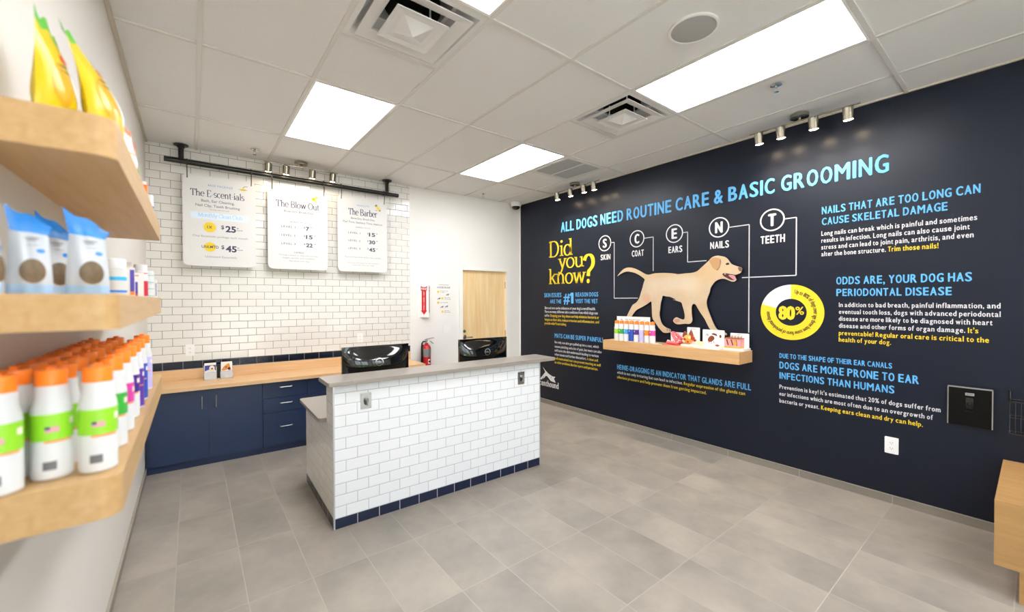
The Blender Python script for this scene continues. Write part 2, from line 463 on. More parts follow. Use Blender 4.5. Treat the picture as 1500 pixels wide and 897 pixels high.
def serif(bm, txt, x0, z0, xh, width=None, y=-0.0015, T=0.16, t=0.075, align='L', depth=0.0):
    adv = [GL[ch][0] for ch in txt]
    tot = sum(adv); sx = (width/tot) if width else xh
    if align == 'C': x0 -= tot*sx/2
    q = x0
    def quad(pts):
        flat(bm, pts, y-depth)
        if depth:
            n = len(pts)
            for i in range(n):
                a, b = pts[i], pts[(i+1) % n]
                bm.faces.new([bm.verts.new((a[0], y-depth, a[1])), bm.verts.new((b[0], y-depth, b[1])), bm.verts.new((b[0], y, b[1])), bm.verts.new((a[0], y, a[1]))])
    for ch in txt:
        for s in GL[ch][1]:
            if s[0] == 's':
                quad(rect(q+(s[1]-s[3]/2)*sx, q+(s[1]+s[3]/2)*sx, z0+(s[2]-(t if s[2] > .5 else 0))*xh, z0+(s[2]+(0 if s[2] > .5 else t))*xh))
            elif s[0] == 'd':
                quad(disc(q+s[1]*sx, z0+s[2]*xh, s[3]*sx, s[3]*xh, 14))
            else:
                P = [Vector((q+a*sx, z0+b*xh)) for a, b in s]
                closed = (P[0]-P[-1]).length < 1e-6
                Lf, Rt = [], []
                n = len(P)
                for i in range(n):
                    a = P[i-1] if i > 0 else (P[-2] if closed else P[0])
                    b = P[i+1] if i < n-1 else (P[1] if closed else P[-1])
                    d = (b-a).normalized(); nr = Vector((-d.y, d.x))
                    w = (t+(T-t)*abs(d.y)**1.3)*xh/2
                    Lf.append(P[i]+nr*w); Rt.append(P[i]-nr*w)
                for i in range(n-1):
                    quad([tuple(Lf[i]), tuple(Rt[i]), tuple(Rt[i+1]), tuple(Lf[i+1])])
        q += GL[ch][0]*sx
    return q-x0

# ------------------------------------------------------------------ palette
WHITE = M('white_paint', '#eceae6', 0.6, var=0.015, scale=5, bump=0.05)
WARMWHITE = M('left_wall_paint', '#d9d5ce', 0.55, var=0.015, scale=4)
NAVYW = M('navy_wall_paint', '#131927', 0.34, var=0.03, scale=3, spec=0.35)
TRIMW = M('white_trim', '#efeeea', 0.35, var=0.01)
CEILM = M('ceiling_tile', '#e7e7e5', 0.9, var=0.05, scale=160, bump=0.6)
GRIDM = M('ceiling_grid', '#d6d4cf', 0.5, var=0.02)
BLACK = M('black_steel', '#0b0b0c', 0.35, var=0.1)
GLOSSBLACK = M('gloss_black_plastic', '#040405', 0.08, spec=0.6, coat=0.6)
DARK = M('dark_void', '#070707', 0.9)
NICKEL = M('brushed_nickel', '#a39c8d', 0.25, metal=1.0, scale=60)
STEEL = M('stainless_steel', '#b9b9b8', 0.32, metal=1.0, scale=90)
CHROME = M('chrome', '#d8d8d8', 0.12, metal=1.0)
PLASTIC = M('white_plastic', '#eeeeec', 0.35, var=0.01)
GREYPL = M('grey_plastic', '#8d8d8d', 0.5)
CABM = M('navy_laminate', '#233353', 0.38, var=0.03, spec=0.5)
MAPLE_X = wood('maple_grain_x', '#c69a66', '#d3aa79', 0)
MAPLE_Y = wood('maple_grain_y', '#b8935f', '#c6a374', 1)
BIRCH = wood('birch_veneer', '#e3bd85', '#efd8ac', 2, scale=1.6)
WORKT = wood('worktop_laminate', '#d3aa7a', '#dfbb90', 0, 0.4)
SLAB = M('grey_quartz', '#928b83', 0.3, var=0.05, scale=220)
BLUE = M('vinyl_light_blue', '#5aaae4', 0.5, var=0.02)
WHT = M('vinyl_white', '#dcdcdf', 0.5, var=0.02)
YEL = M('vinyl_yellow', '#e8c926', 0.5, var=0.02)
ORANGE = M('orange_plastic', '#fb8526', 0.35, var=0.03)
BOTTLE = M('bottle_white_plastic', '#dfe1e3', 0.3, var=0.01)
INK = M('dark_ink', '#3b3b45', 0.6)
GREYINK = M('grey_ink', '#74747b', 0.6)
PALEINK = M('pale_ink', '#9fa0a6', 0.6)
RED = M('red_paint', '#c01f26', 0.3, var=0.04)
LENS = M('lamp_lens', '#fff3df', 0.3, emit='#ffe2b8', estr=40)
PANEL = M('led_panel', '#ffffff', 0.4, emit='#fdfdff', estr=PANEL_STRENGTH)

FLOORM = tile_mat('floor_tile', 'X', 0.248, 0.2955, -3.297, 0.594, 0.0035, '#948d84', '#a49d94', rough=0.42, tilt=0.0, vaxis='Y', offset=0.0, var=0.06, cloud=0.26, bump=0.25, edge=0.003)
BACKT = tile_mat('back_wall_tile', 'X', 0.106, 0.1535, 0.846, 0.0765, 0.003, '#e6e4df', '#858380', rows=[(0, '#12192b')], rough=0.1, tilt=0.03, offset=0.5, var=0.012, bump=0.6)
FRONTT = tile_mat('counter_front_tile', 'X', 0.003, 0.149, -0.0052, 0.0755, 0.003, '#eef1f4', '#b9bcc2', rows=[(0, '#17213b')], rough=0.12, tilt=0.02, offset=0.5, var=0.012, bump=0.6)
SIDET = tile_mat('counter_side_tile', 'Y', 0.03, 0.149, -0.0052, 0.0755, 0.003, '#eceae4', '#a7a6a4', rows=[(0, '#3d3d3f')], rough=0.12, tilt=0.02, offset=0.5, var=0.012, bump=0.6)
BASET = tile_mat('baseboard_tile', 'Y', -3.297, 0.594, -0.5, 2.0, 0.0035, '#847e75', '#a8a096', rough=0.4, tilt=0.0, offset=0.0, var=0.06, cloud=0.08, bump=0.2)

# back-wall frame: s along the wall, t out of it (the wall is 1.7 degrees off square)
RB = -math.radians(1.7)
def B(s, t, z): return (s*math.cos(RB)+t*math.sin(-RB)*-1, 0.045+s*math.sin(RB)-t*math.cos(RB), z)
B0 = (0, 0.045, 0)

# ------------------------------------------------------------------ floor, walls
bm = nb(); box(bm, -0.1, W+0.1, YF-0.1, 0.35, -0.06, 0); struct(obj('floor', bm, FLOORM))
bm = nb(); box(bm, -0.1, 0, YF-0.1, 0.35, 0, H+0.46); struct(obj('wall_left', bm, WARMWHITE))
bm = nb(); box(bm, W, W+0.1, YF-0.1, 0.35, 0, H+0.46); struct(obj('wall_right', bm, NAVYW))
bm = nb()
box(bm, -0.05, 3.37, 0, 0.12, 0, H+0.46); box(bm, 4.17, 4.46, 0, 0.12, 0, H+0.46); box(bm, 3.37, 4.17, 0, 0.12, 1.965, H+0.46)
struct(obj('wall_back', bm, WHITE, loc=B0, rot=(0, 0, RB)))
bm = nb(); box(bm, 0.0, 2.595, -0.009, -0.0005, 0.7, H); struct(obj('trim_1', bm, BACKT, loc=B0, rot=(0, 0, RB)))          # tile cladding
bm = nb(); box(bm, 2.595, 2.601, -0.011, -0.0005, 0.0, H); struct(obj('trim_2', bm, TRIMW, loc=B0, rot=(0, 0, RB)))         # tile edge strip
bm = nb(); box(bm, W-0.011, W-0.0005, YF, -0.08, 0, 0.058); box(bm, W-0.013, W-0.0005, YF, -0.08, 0.058, 0.0615, 1)
struct(obj('baseboard_right', bm, [BASET, M('metal_edge', '#b9b2a6', 0.4, 0.6)]))
bm = nb(); box(bm, 0.0005, 0.011, YF, 0.03, 0, 0.058); box(bm, 0.0005, 0.013, YF, 0.03, 0.058, 0.0615, 1)
struct(obj('baseboard_left', bm, [BASET, M('metal_edge')]))
bm = nb(); box(bm, 2.62, 3.31, -0.011, -0.0005, 0, 0.06); struct(obj('baseboard_back', bm, BASET, loc=B0, rot=(0, 0, RB)))
bm = nb(); box(bm, W-0.004, W-0.0003, -0.1, -0.082, 0.06, H); struct(obj('trim_3', bm, TRIMW))
# door
bm = nb(); box(bm, 3.385, 4.155, 0.03, 0.07, 0.01, 1.952)
door = struct(obj('door_1', bm, BIRCH, loc=B0, rot=(0, 0, RB)))
bm = nb()
for (a, b, c, d) in ((3.325, 3.385, 0, 2.0), (4.155, 4.213, 0, 2.0), (3.385, 4.155, 1.952, 2.0)):
    box(bm, a, b, -0.016, 0.1, c, d)
struct(obj('trim_4', bm, TRIMW, loc=B0, rot=(0, 0, RB), bevel=0.004))
bm = nb()
lathe(bm, [(0.032, 0), (0.032, 0.008), (0.026, 0.012)], 20, (3.43, 0.03, 0.985), axis='Y')
tube(bm, [(3.43, 0.02, 0.985), (3.43, -0.03, 0.985), (3.445, -0.036, 0.985), (3.53, -0.036, 0.985)], 0.009, 10)
obj('door_handle', bm, NICKEL, door, smooth=True)
bm = nb(); lathe(bm, [(0.022, 0), (0.022, 0.01)], 20, (3.43, 0.03, 1.07), axis='Y'); obj('deadbolt', bm, NICKEL, door, smooth=True)
bm = nb()
for z in (0.25, 1.0, 1.75): box(bm, 4.15, 4.16, 0.02, 0.032, z-0.05, z+0.05)
obj('hinge', bm, NICKEL, door)

# storefront behind the camera
bm = nb()
for (a, b) in ((-0.1, 0.1), (1.35, 1.45), (2.55, 3.0), (3.65, W+0.1)): box(bm, a, b, YF-0.1, YF, 0, H+0.46)
box(bm, 0.1, 3.65, YF-0.1, YF, 0, 0.12); box(bm, 0.1, 3.65, YF-0.1, YF, 2.78, H+0.46)
struct(obj('wall_front', bm, WHITE))
GLASS, nt_, b_ = nodes_of('window_glass')
nt_.nodes.remove(b_)
tr_ = nt_.nodes.new('ShaderNodeBsdfTransparent'); gl_ = nt_.nodes.new('ShaderNodeBsdfGlossy'); mx_ = nt_.nodes.new('ShaderNodeMixShader')
gl_.inputs['Roughness'].default_value = 0.01; mx_.inputs[0].default_value = 0.06
tr_.inputs[0].default_value = (0.96, 0.98, 0.97, 1)
nt_.links.new(tr_.outputs[0], mx_.inputs[1]); nt_.links.new(gl_.outputs[0], mx_.inputs[2])
nt_.links.new(mx_.outputs[0], nt_.nodes['Material Output'].inputs['Surface'])
ALU = M('dark_aluminium', '#2b2b2d', 0.4, metal=0.7)
for i, (a, b) in enumerate(WINDOWS):
    bm = nb(); box(bm, a+0.03, b-0.03, YF-0.055, YF-0.047, 0.15, 2.75)
    w_ = struct(obj('window_%d' % (i+1), bm, GLASS))
    bm = nb()
    for (p, q, r_, s_) in ((a, a+0.05, 0.12, 2.78), (b-0.05, b, 0.12, 2.78), (a+0.05, b-0.05, 0.12, 0.18), (a+0.05, b-0.05, 2.72, 2.78), (a+0.05, b-0.05, 2.1, 2.15)):
        box(bm, p, q, YF-0.09, YF-0.01, r_, s_)
    obj('window_frame', bm, ALU, w_)
bm = nb(); box(bm, -12, 16, YF-30, YF-0.1, -0.2, -0.05)
struct(obj('pavement', bm, M('pavement', '#b9b6b0', 0.9, var=0.06, scale=2)))

# ------------------------------------------------------------------ ceiling
XL = [0.381+0.6096*k for k in range(7)]
YL = [-0.886-1.2192*k for k in range(6)]
def cell(x0, x1, y0, y1): return (round(x0, 3), round(x1, 3), round(y0, 3), round(y1, 3))
holes = [(XL[1], XL[2], YL[1], YL[0]), (XL[4], XL[5], YL[1], YL[0]), (XL[4], XL[5], YL[3], YL[2]), (XL[1], XL[2], YL[3], YL[2]),
         (XL[1], XL[2], YL[5], YL[4]), (XL[4], XL[5], YL[5], YL[4])]
DIFF = [(XL[1], XL[2], YL[2], YL[2]+0.6096), (XL[4], XL[5], YL[2], YL[2]+0.6096)]
GRIL = (XL[5], XL[6], YL[1], YL[1]+0.6096)
xs = [0]+XL+[W]; ys = sorted([YF]+YL+[0.2]+[YL[2]+0.6096, YL[1]+0.6096])
bm = nb()
for x0, x1 in zip(xs, xs[1:]):
    for y0, y1 in zip(ys, ys[1:]):
        cx, cy = (x0+x1)/2, (y0+y1)/2
        if any(a < cx < b and c < cy < d for a, b, c, d in holes+DIFF+[GRIL]): continue
        f = bm.faces.new([bm.verts.new(p) for p in ((x0, y0, H+0.007), (x0, y1, H+0.007), (x1, y1, H+0.007), (x1, y0, H+0.007))])
box(bm, -0.1, W+0.1, YF-0.1, 0.35, H+0.42, H+0.46)
struct(obj('ceiling', bm, CEILM))
bm = nb()
for x in XL: box(bm, x-0.012, x+0.012, YF, 0.15, H, H+0.012)
for y in YL: box(bm, 0, W, y-0.012, y+0.012, H-0.0004, H+0.012)
for a, b, c, d in DIFF: box(bm, a, b, d-0.012, d+0.012, H-0.0004, H+0.012)
box(bm, GRIL[0], GRIL[1], GRIL[3]-0.012, GRIL[3]+0.012, H-0.0004, H+0.012)
struct(obj('trim_5', bm, GRIDM))
bm = nb(); box(bm, 0.0005, 0.02, YF, 0.1, H-0.003, H+0.012); box(bm, W-0.02, W-0.0005, YF, 0.1, H-0.003, H+0.012)
struct(obj('trim_6', bm, M('wall_angle', '#c9c1b2', 0.5)))

# ------------------------------------------------------------------ ceiling lights
PL = [('white LED troffer panel over the worktop, nearest the hanging price boards', holes[0]),
      ('white LED troffer panel beside the slotted return grille', holes[1]),
      ('large white LED troffer panel by the round speaker, close to the navy wall', holes[2]),
      ('white LED troffer panel cut by the top edge of the photo, left of the speaker', holes[3]),
      ('white LED troffer panel above the storefront, left of two, behind the camera', holes[4]),
      ('white LED troffer panel above the storefront, right of two, behind the camera', holes[5])]
for lab, (a, b, c, d) in PL:
    t = thing('ceiling_light_panel', lab, 'ceiling light', ((a+b)/2, (c+d)/2, H), group='recessed ceiling light panels')
    hx, hy = (b-a)/2-0.014, (d-c)/2-0.014
    bm = nb()
    for q in ((-hx, hx, -hy, -hy+0.014), (-hx, hx, hy-0.014, hy), (-hx, -hx+0.014, -hy+0.014, hy-0.014), (hx-0.014, hx, -hy+0.014, hy-0.014)):
        box(bm, q[0], q[1], q[2], q[3], 0.0, 0.05)
    obj('frame', bm, TRIMW, t)
    bm = nb(); box(bm, -hx+0.014, hx-0.014, -hy+0.014, hy-0.014, 0.006, 0.03); obj('diffuser', bm, PANEL, t)

# ------------------------------------------------------------------ air diffusers and grille
def frustum(bm, h0, z0, h1, z1, mi=0):
    a = [bm.verts.new(p) for p in ((-h0, -h0, z0), (h0, -h0, z0), (h0, h0, z0), (-h0, h0, z0))]
    b = [bm.verts.new(p) for p in ((-h1, -h1, z1), (h1, -h1, z1), (h1, h1, z1), (-h1, h1, z1))]
    for i in range(4):
        j = (i+1) % 4; f = bm.faces.new((a[i], a[j], b[j], b[i])); f.material_index = mi
    return a, b
DIFM = M('diffuser_enamel', '#dcdcda', 0.4, var=0.01)
for lab, (a, b, c, d) in (('square white air diffuser cut by the top edge of the photo', DIFF[0]),
                          ('square white air diffuser touching a corner of the largest light panel', DIFF[1])):
    t = thing('air_diffuser', lab, 'air vent', ((a+b)/2, (c+d)/2, H), group='square ceiling air diffusers')
    bm = nb()
    frustum(bm, 0.292, 0.0, 0.265, 0.0); frustum(bm, 0.265, 0.0, 0.185, 0.085); frustum(bm, 0.185, 0.085, 0.165, 0.086)
    frustum(bm, 0.165, 0.086, 0.165, 0.2); frustum(bm, 0.292, 0.0, 0.292, 0.02)
    obj('housing', bm, DIFM, t)
    bm = nb(); box(bm, -0.186, 0.186, -0.186, 0.186, 0.2, 0.21); obj('plenum', bm, DIFM, t)
    bm = nb(); lathe(bm, [(0.15, 0.09), (0.15, 0.199)], 32, cap=False); lathe(bm, [(0.15, 0.198), (0, 0.198)], 32, cap=False); obj('duct_collar', bm, DARK, t)
    bm = nb()
    frustum(bm, 0.24, -0.012, 0.17, 0.006); frustum(bm, 0.24, -0.012, 0.236, -0.004); frustum(bm, 0.236, -0.004, 0.168, 0.014); frustum(bm, 0.17, 0.006, 0.168, 0.014)
    for sx in (-1, 1): tube(bm, [(sx*0.19, sx*0.19, 0.005), (sx*0.19, sx*0.19, 0.08)], 0.005, 8)
    bmesh.ops.recalc_face_normals(bm, faces=bm.faces[:]); obj('outer_louver', bm, DIFM, t)
    bm = nb()
    a_, b_ = frustum(bm, 0.148, -0.028, 0.1, -0.014)
    f = [bm.verts.new((0, 0, -0.06))]
    for i in range(4): bm.faces.new((b_[i], b_[(i+1) % 4], f[0]))
    a2, b2 = frustum(bm, 0.145, -0.028, 0.143, -0.02)
    bm.faces.new(b2)
    for sx in (-1, 1): tube(bm, [(sx*0.07, -sx*0.07, -0.02), (sx*0.07, -sx*0.07, 0.1)], 0.005, 8)
    bmesh.ops.recalc_face_normals(bm, faces=bm.faces[:]); obj('center_plate', bm, DIFM, t)
a, b, c, d = GRIL
t = thing('return_air_grille', 'square grey slotted return air grille next to a light panel near the far corner', 'air vent', ((a+b)/2, (c+d)/2, H))
bm = nb()
for q in ((-0.29, 0.29, -0.29, -0.26), (-0.29, 0.29, 0.26, 0.29), (-0.29, -0.26, -0.26, 0.26), (0.26, 0.29, -0.26, 0.26), (-0.008, 0.008, -0.26, 0.26)): box(bm, *q, -0.004, 0.02)
obj('frame', bm, DIFM, t)
bm = nb()
for i in range(32):
    y = -0.255+i*0.0164
    for x0, x1 in ((-0.26, -0.008), (0.008, 0.26)):
        vs = box(bm, x0, x1, y-0.0052, y+0.0052, 0.0, 0.012)
obj('slats', bm, M('grille_enamel', '#b9b9b9', 0.45), t)
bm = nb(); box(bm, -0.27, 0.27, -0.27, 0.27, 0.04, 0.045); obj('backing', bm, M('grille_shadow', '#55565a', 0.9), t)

# ceiling speaker, sprinklers, camera
t = thing('ceiling_speaker', 'round white perforated speaker flush in the ceiling', 'speaker', (2.53, -3.95, H))
bm = nb(); lathe(bm, [(0.128, 0.006), (0.13, -0.004), (0.118, -0.006), (0.116, -0.003)], 48, cap=False); obj('rim', bm, TRIMW, t, smooth=True)
bm = nb(); lathe(bm, [(0.117, -0.001), (0.08, -0.005), (0, -0.006)], 48, cap=False); bmesh.ops.recalc_face_normals(bm, faces=bm.faces[:])
obj('grille', bm, M('speaker_mesh', '#a5a5a3', 0.8, var=0.2, scale=500), t, smooth=True)
def sprinkler(x, y, lab):
    t = thing('fire_sprinkler', lab, 'sprinkler', (x, y, H), group='ceiling fire sprinklers')
    bm = nb(); lathe(bm, [(0.036, 0.0), (0.036, -0.004), (0.02, -0.01), (0.014, -0.012)], 24); bmesh.ops.recalc_face_normals(bm, faces=bm.faces[:]); obj('escutcheon', bm, CHROME, t, smooth=True)
    bm = nb(); tube(bm, [(0, 0, -0.01), (0, 0, -0.022)], 0.009, 12)
    for s in (-1, 1): tube(bm, [(s*0.008, 0, -0.02), (s*0.013, 0, -0.03), (s*0.009, 0, -0.043), (0, 0, -0.048)], 0.0028, 6)
    obj('frame_arms', bm, CHROME, t, smooth=True)
    bm = nb(); lathe(bm, [(0.017, -0.05), (0.017, -0.048)], 16); obj('deflector', bm, CHROME, t)
sprinkler(0.837, -0.335, 'small chrome fire sprinkler in front of the white tile wall, above the price boards')
sprinkler(3.573, -0.317, 'small chrome fire sprinkler above the wooden door')
sprinkler(3.553, -4.0, 'small chrome fire sprinkler below the largest light panel near the navy wall')
t = thing('security_camera', 'white dome security camera on the ceiling in the far corner', 'camera', (4.26, -0.19, H))
bm = nb(); lathe(bm, [(0.082, 0.0), (0.082, -0.04), (0.074, -0.058), (0.066, -0.064)], 32); bmesh.ops.recalc_face_normals(bm, faces=bm.faces[:]); obj('housing', bm, PLASTIC, t, smooth=True)
bm = nb(); lathe(bm, [(0.064, -0.062)]+[(0.062*math.cos(math.radians(a)), -0.064-0.05*math.sin(math.radians(a))) for a in range(0, 90, 15)]+[(0, -0.114)], 32); bmesh.ops.recalc_face_normals(bm, faces=bm.faces[:])
obj('dome', bm, M('smoked_dome', '#0a0a0c', 0.08, coat=0.5), t, smooth=True)

# ------------------------------------------------------------------ track lights
def track_light(lab, origin, rz, x0, x1, heads, canx, tilt, energy):
    """bar along local x; heads at local x; the wall is on the local +y side"""
    t = thing('track_light', lab, 'track light', origin, rz, group='nickel track lights with four heads')
    bm = nb(); lathe(bm, [(0.065, 0.0), (0.065, -0.026), (0.058, -0.03), (0.0, -0.03)], 32, (canx, 0, 0)); bmesh.ops.recalc_face_normals(bm, faces=bm.faces[:]); obj('canopy', bm, NICKEL, t, smooth=True)
    bm = nb(); tube(bm, [(x0, 0, -0.05), (x1, 0, -0.05)], 0.0065, 10)
    tube(bm, [(canx, 0, -0.03), (canx, 0, -0.05)], 0.012, 10); obj('bar', bm, NICKEL, t, smooth=True)
    for hx in heads:
        bm = nb()
        lathe(bm, [(0.031, 0.09), (0.034, 0.087), (0.035, 0.0), (0.031, 0.0), (0.031, 0.004)], 24, cap=False)
        lathe(bm, [(0.031, 0.09), (0.0, 0.09)], 24, cap=False)
        lathe(bm, [(0.0354, 0.055), (0.0354, 0.06)], 24, cap=False)
        bmesh.ops.recalc_face_normals(bm, faces=bm.faces[:])
        hd = obj('lamp_head', bm, NICKEL, t, loc=(hx, 0, -0.152), rot=(tilt, 0, 0), smooth=True)
        bm = nb(); tube(bm, [(0.0, 0, 0.09), (0.0, 0.0, 0.103)], 0.006, 8); obj('swivel', bm, NICKEL, hd, smooth=True)
        bm = nb(); lathe(bm, [(0.0308, 0.001), (0.02, -0.004), (0.0, -0.006)], 24, cap=False); bmesh.ops.recalc_face_normals(bm, faces=bm.faces[:]); obj('bulb', bm, LENS, hd)
        ld = bpy.data.lights.new('spot', 'SPOT'); ld.energy = energy; ld.spot_size = math.radians(95); ld.spot_blend = 0.7
        ld.color = (1.0, 0.80, 0.56); ld.shadow_soft_size = 0.02
        lo = bpy.data.objects.new('spot', ld); C.objects.link(lo); lo.parent = hd; lo.location = (0, 0, -0.012)
    return t
ob = B(1.287, 0.2, H)
track_light('nickel four-head track light above the hanging price boards', ob, RB, 0.937-1.287, 1.664-1.287, [v-1.287 for v in (0.978, 1.142, 1.396, 1.606)], 0, 0.30, BOARD_SPOT_ENERGY)
track_light('nickel four-head track light by the navy wall, near the large light panel', (4.215, -3.937, H), -PI/2, -0.377+0.0, 0.385, [3.64-3.937, 3.806-3.937, 4.035-3.937, 4.252-3.937], 0, 0.2, SPOT_ENERGY)
track_light('nickel four-head track light by the navy wall, below the return grille', (4.215, -1.463, H), -PI/2, -0.43, 0.40, [1.15-1.463, 1.392-1.463, 1.622-1.463, 1.785-1.463], 0, 0.2, SPOT_ENERGY)

# ------------------------------------------------------------------ back cabinets and worktop (back-wall frame: y = -t)
def bthing(name, label, cat, s, t, z, group=None):
    return thing(name, label, cat, B(s, t, z), RB, group)
def handle(bm, x, y, z, length, vertical):
    h = length/2
    if vertical: pts = [(x, y, z-h), (x, y-0.022, z-h), (x, y-0.028, z-h+0.006), (x, y-0.028, z+h-0.006), (x, y-0.022, z+h), (x, y, z+h)]
    else: pts = [(x-h, y, z), (x-h, y-0.022, z), (x-h+0.006, y-0.028, z), (x+h-0.006, y-0.028, z), (x+h, y-0.022, z), (x+h, y, z)]
    tube(bm, pts, 0.0048, 8)
def cabinet(lab, s0, s1, fronts, left_gap=0.0):
    t = bthing('base_cabinet', lab, 'cabinet', s0, 0, 0, 'navy base cabinets under the wood worktop')
    w = s1-s0
    bm = nb(); box(bm, 0.0, w, -0.43, -0.015, 0.062, 0.708); box(bm, left_gap, w, -0.425, -0.02, 0.0, 0.062); obj('body', bm, CABM, t)
    for kind, a, b, z0, z1, hx, hz in fronts:
        bm = nb(); box(bm, a-s0+0.0015, b-s0-0.0015, -0.45, -0.4315, z0+0.0015, z1-0.0015)
        d = obj(kind, bm, CABM, t, bevel=0.0012, seg=1)
        bm = nb(); handle(bm, hx-s0, -0.45, hz, 0.105, kind == 'door'); obj('handle', bm, STEEL, d, smooth=True)
    return t
cabinet('navy base cabinet with two tall doors at the left wall, under the leaflet holders', 0.02, 0.888,
        [('door', 0.044, 0.46, 0.064, 0.706, 0.4125, 0.585), ('door', 0.46, 0.888, 0.064, 0.706, 0.517, 0.585)], 0.0)
cabinet('navy base cabinet with a stack of three drawers beside the double-door cabinet', 0.891, 1.286,
        [('drawer', 0.888, 1.288, 0.545, 0.706, 1.09, 0.65), ('drawer', 0.888, 1.288, 0.40, 0.545, 1.09, 0.49), ('drawer', 0.888, 1.288, 0.064, 0.40, 1.09, 0.255)])
cabinet('navy base cabinet with drawers, mostly hidden behind the reception counter', 1.290, 1.70,
        [('drawer', 1.288, 1.70, 0.545, 0.706, 1.492, 0.65), ('drawer', 1.288, 1.70, 0.40, 0.545, 1.492, 0.49), ('drawer', 1.288, 1.70, 0.064, 0.40, 1.492, 0.255)])
cabinet('navy base cabinet at the right end of the worktop, behind the counter', 2.18, 2.585,
        [('door', 2.18, 2.585, 0.064, 0.706, 2.24, 0.585)])
wt = bthing('worktop', 'long wood-grain worktop with a low wood upstand along the tiled wall', 'worktop', 0.0, 0.0, 0.709)
bm = nb(); box(bm, 0.012, 2.59, -0.497, -0.0105, 0.0, 0.033); obj('top', bm, WORKT, wt, bevel=0.0015, seg=1)
bm = nb(); box(bm, 0.012, 2.59, -0.0295, -0.0105, 0.0335, 0.134); obj('upstand', bm, WORKT, wt, bevel=0.001, seg=1)

# leaflet holders
PHOTOBLUE = M('print_blue', '#2c3f8f', 0.45, var=0.2, scale=30); FURW = M('print_cream_fur', '#ece2cd', 0.5, var=0.1, scale=60)
FURT = M('print_tan_fur', '#cf8a3f', 0.5, var=0.15, scale=60); FURB = M('print_dark_brown', '#2c1c12', 0.5); PINK = M('print_pink', '#e89ab2', 0.5)
PAPER = M('paper_white', '#f1f1ef', 0.5, var=0.01); PALEBLUE = M('print_pale_blue', '#9cc3ea', 0.5); PALEYEL = M('print_pale_yellow', '#e9dd82', 0.5)
def acrylic():
    if 'clear_acrylic' in _mats: return _mats['clear_acrylic']
    m, nt, b = nodes_of('clear_acrylic')
    nt.nodes.remove(b)
    tr = nt.nodes.new('ShaderNodeBsdfTransparent'); gl = nt.nodes.new('ShaderNodeBsdfPrincipled'); mx = nt.nodes.new('ShaderNodeMixShader')
    tr.inputs[0].default_value = (0.95, 0.96, 0.97, 1); gl.inputs['Base Color'].default_value = lin('#e6e9ee'); gl.inputs['Roughness'].default_value = 0.08
    mx.inputs[0].default_value = 0.3
    nt.links.new(tr.outputs[0], mx.inputs[1]); nt.links.new(gl.outputs[0], mx.inputs[2])
    nt.links.new(mx.outputs[0], nt.nodes['Material Output'].inputs['Surface'])
    _mats['clear_acrylic'] = m
    return m
def holder(lab, s, t, rz, build):
    h = thing('leaflet_holder', lab, 'leaflet holder', B(s, t, 0.7425), RB+rz, 'clear leaflet holders on the worktop')
    CL = acrylic()
    w = 0.05
    bm = nb()
    box(bm, -w, w, -0.03, 0.03, 0, 0.002); box(bm, -w, w, 0.028, 0.03, 0.002, 0.14); box(bm, -w, w, -0.03, -0.028, 0.002, 0.075)
    for sx in (-1, 1): box(bm, sx*w-0.001, sx*w+0.001, -0.03, 0.03, 0.002, 0.075)
    obj('holder', bm, CL, h)
    bm = nb(); box(bm, -0.046, 0.046, -0.0265, -0.02, 0.0025, 0.165)
    lf = obj('leaflet', bm, PAPER, h)
    build(lf)
    return h
def pic(parent, name, pts, mat, y):
    bm = nb(); flat(bm, pts, y); obj(name, bm, mat, parent)
def leaf1(lf):
    y = -0.0268
    pic(lf, 'title_line', rect(-0.032, 0.03, 0.15, 0.156), PALEYEL, y)
    pic(lf, 'photo', rect(-0.044, 0.044, 0.085, 0.143), PHOTOBLUE, y)
    pic(lf, 'printed_dog', disc(0.013, 0.112, 0.022, 0.027)+[], FURW, y-0.0002)
    pic(lf, 'printed_dog', [(-0.044, 0.085), (0.042, 0.085), (0.036, 0.1), (0.0, 0.105), (-0.03, 0.094)], FURW, y-0.0002)
    pic(lf, 'printed_nose', disc(0.014, 0.108, 0.006, 0.008), FURB, y-0.0004)
    pic(lf, 'text_line', rect(-0.026, 0.03, 0.068, 0.078), PALEBLUE, y-0.0002)
    pic(lf, 'logo', [(-0.01, 0.03), (0.002, 0.047), (0.018, 0.032), (0.003, 0.04)], INK, y-0.0002)
def leaf2(lf):
    y = -0.0268
    pic(lf, 'printed_dog', [(-0.044, 0.085), (-0.02, 0.122), (0.006, 0.143), (0.022, 0.148), (0.026, 0.13), (0.03, 0.11), (0.034, 0.1), (0.02, 0.09), (-0.01, 0.08), (-0.03, 0.078)], FURT, y)
    pic(lf, 'printed_nose', disc(0.022, 0.094, 0.012, 0.014), FURB, y-0.0002)
    pic(lf, 'printed_eye', disc(-0.004, 0.112, 0.006, 0.006), FURB, y-0.0002)
    pic(lf, 'printed_tongue', disc(0.03, 0.078, 0.012, 0.012), PINK, y-0.0002)
    pic(lf, 'logo', [(-0.002, 0.04), (0.01, 0.052), (0.024, 0.042), (0.01, 0.047)], INK, y-0.0002)
holder('clear leaflet holder with a blue white-dog leaflet, left one on the worktop', 0.472, 0.14, 0.10, leaf1)
holder('clear leaflet holder with a tan dog leaflet, right one on the worktop', 0.607, 0.125, -0.06, leaf2)
bm = nb(); box(bm, -0.017, 0.017, -0.008, 0.008, 0, 0.135)
tag(obj('pen_box', bm, M('black_card', '#0a0a0a', 0.4), loc=B(0.545, 0.08, 0.7425), rot=(0, 0, RB), bevel=0.003), 'small black upright box between the two leaflet holders', 'box')

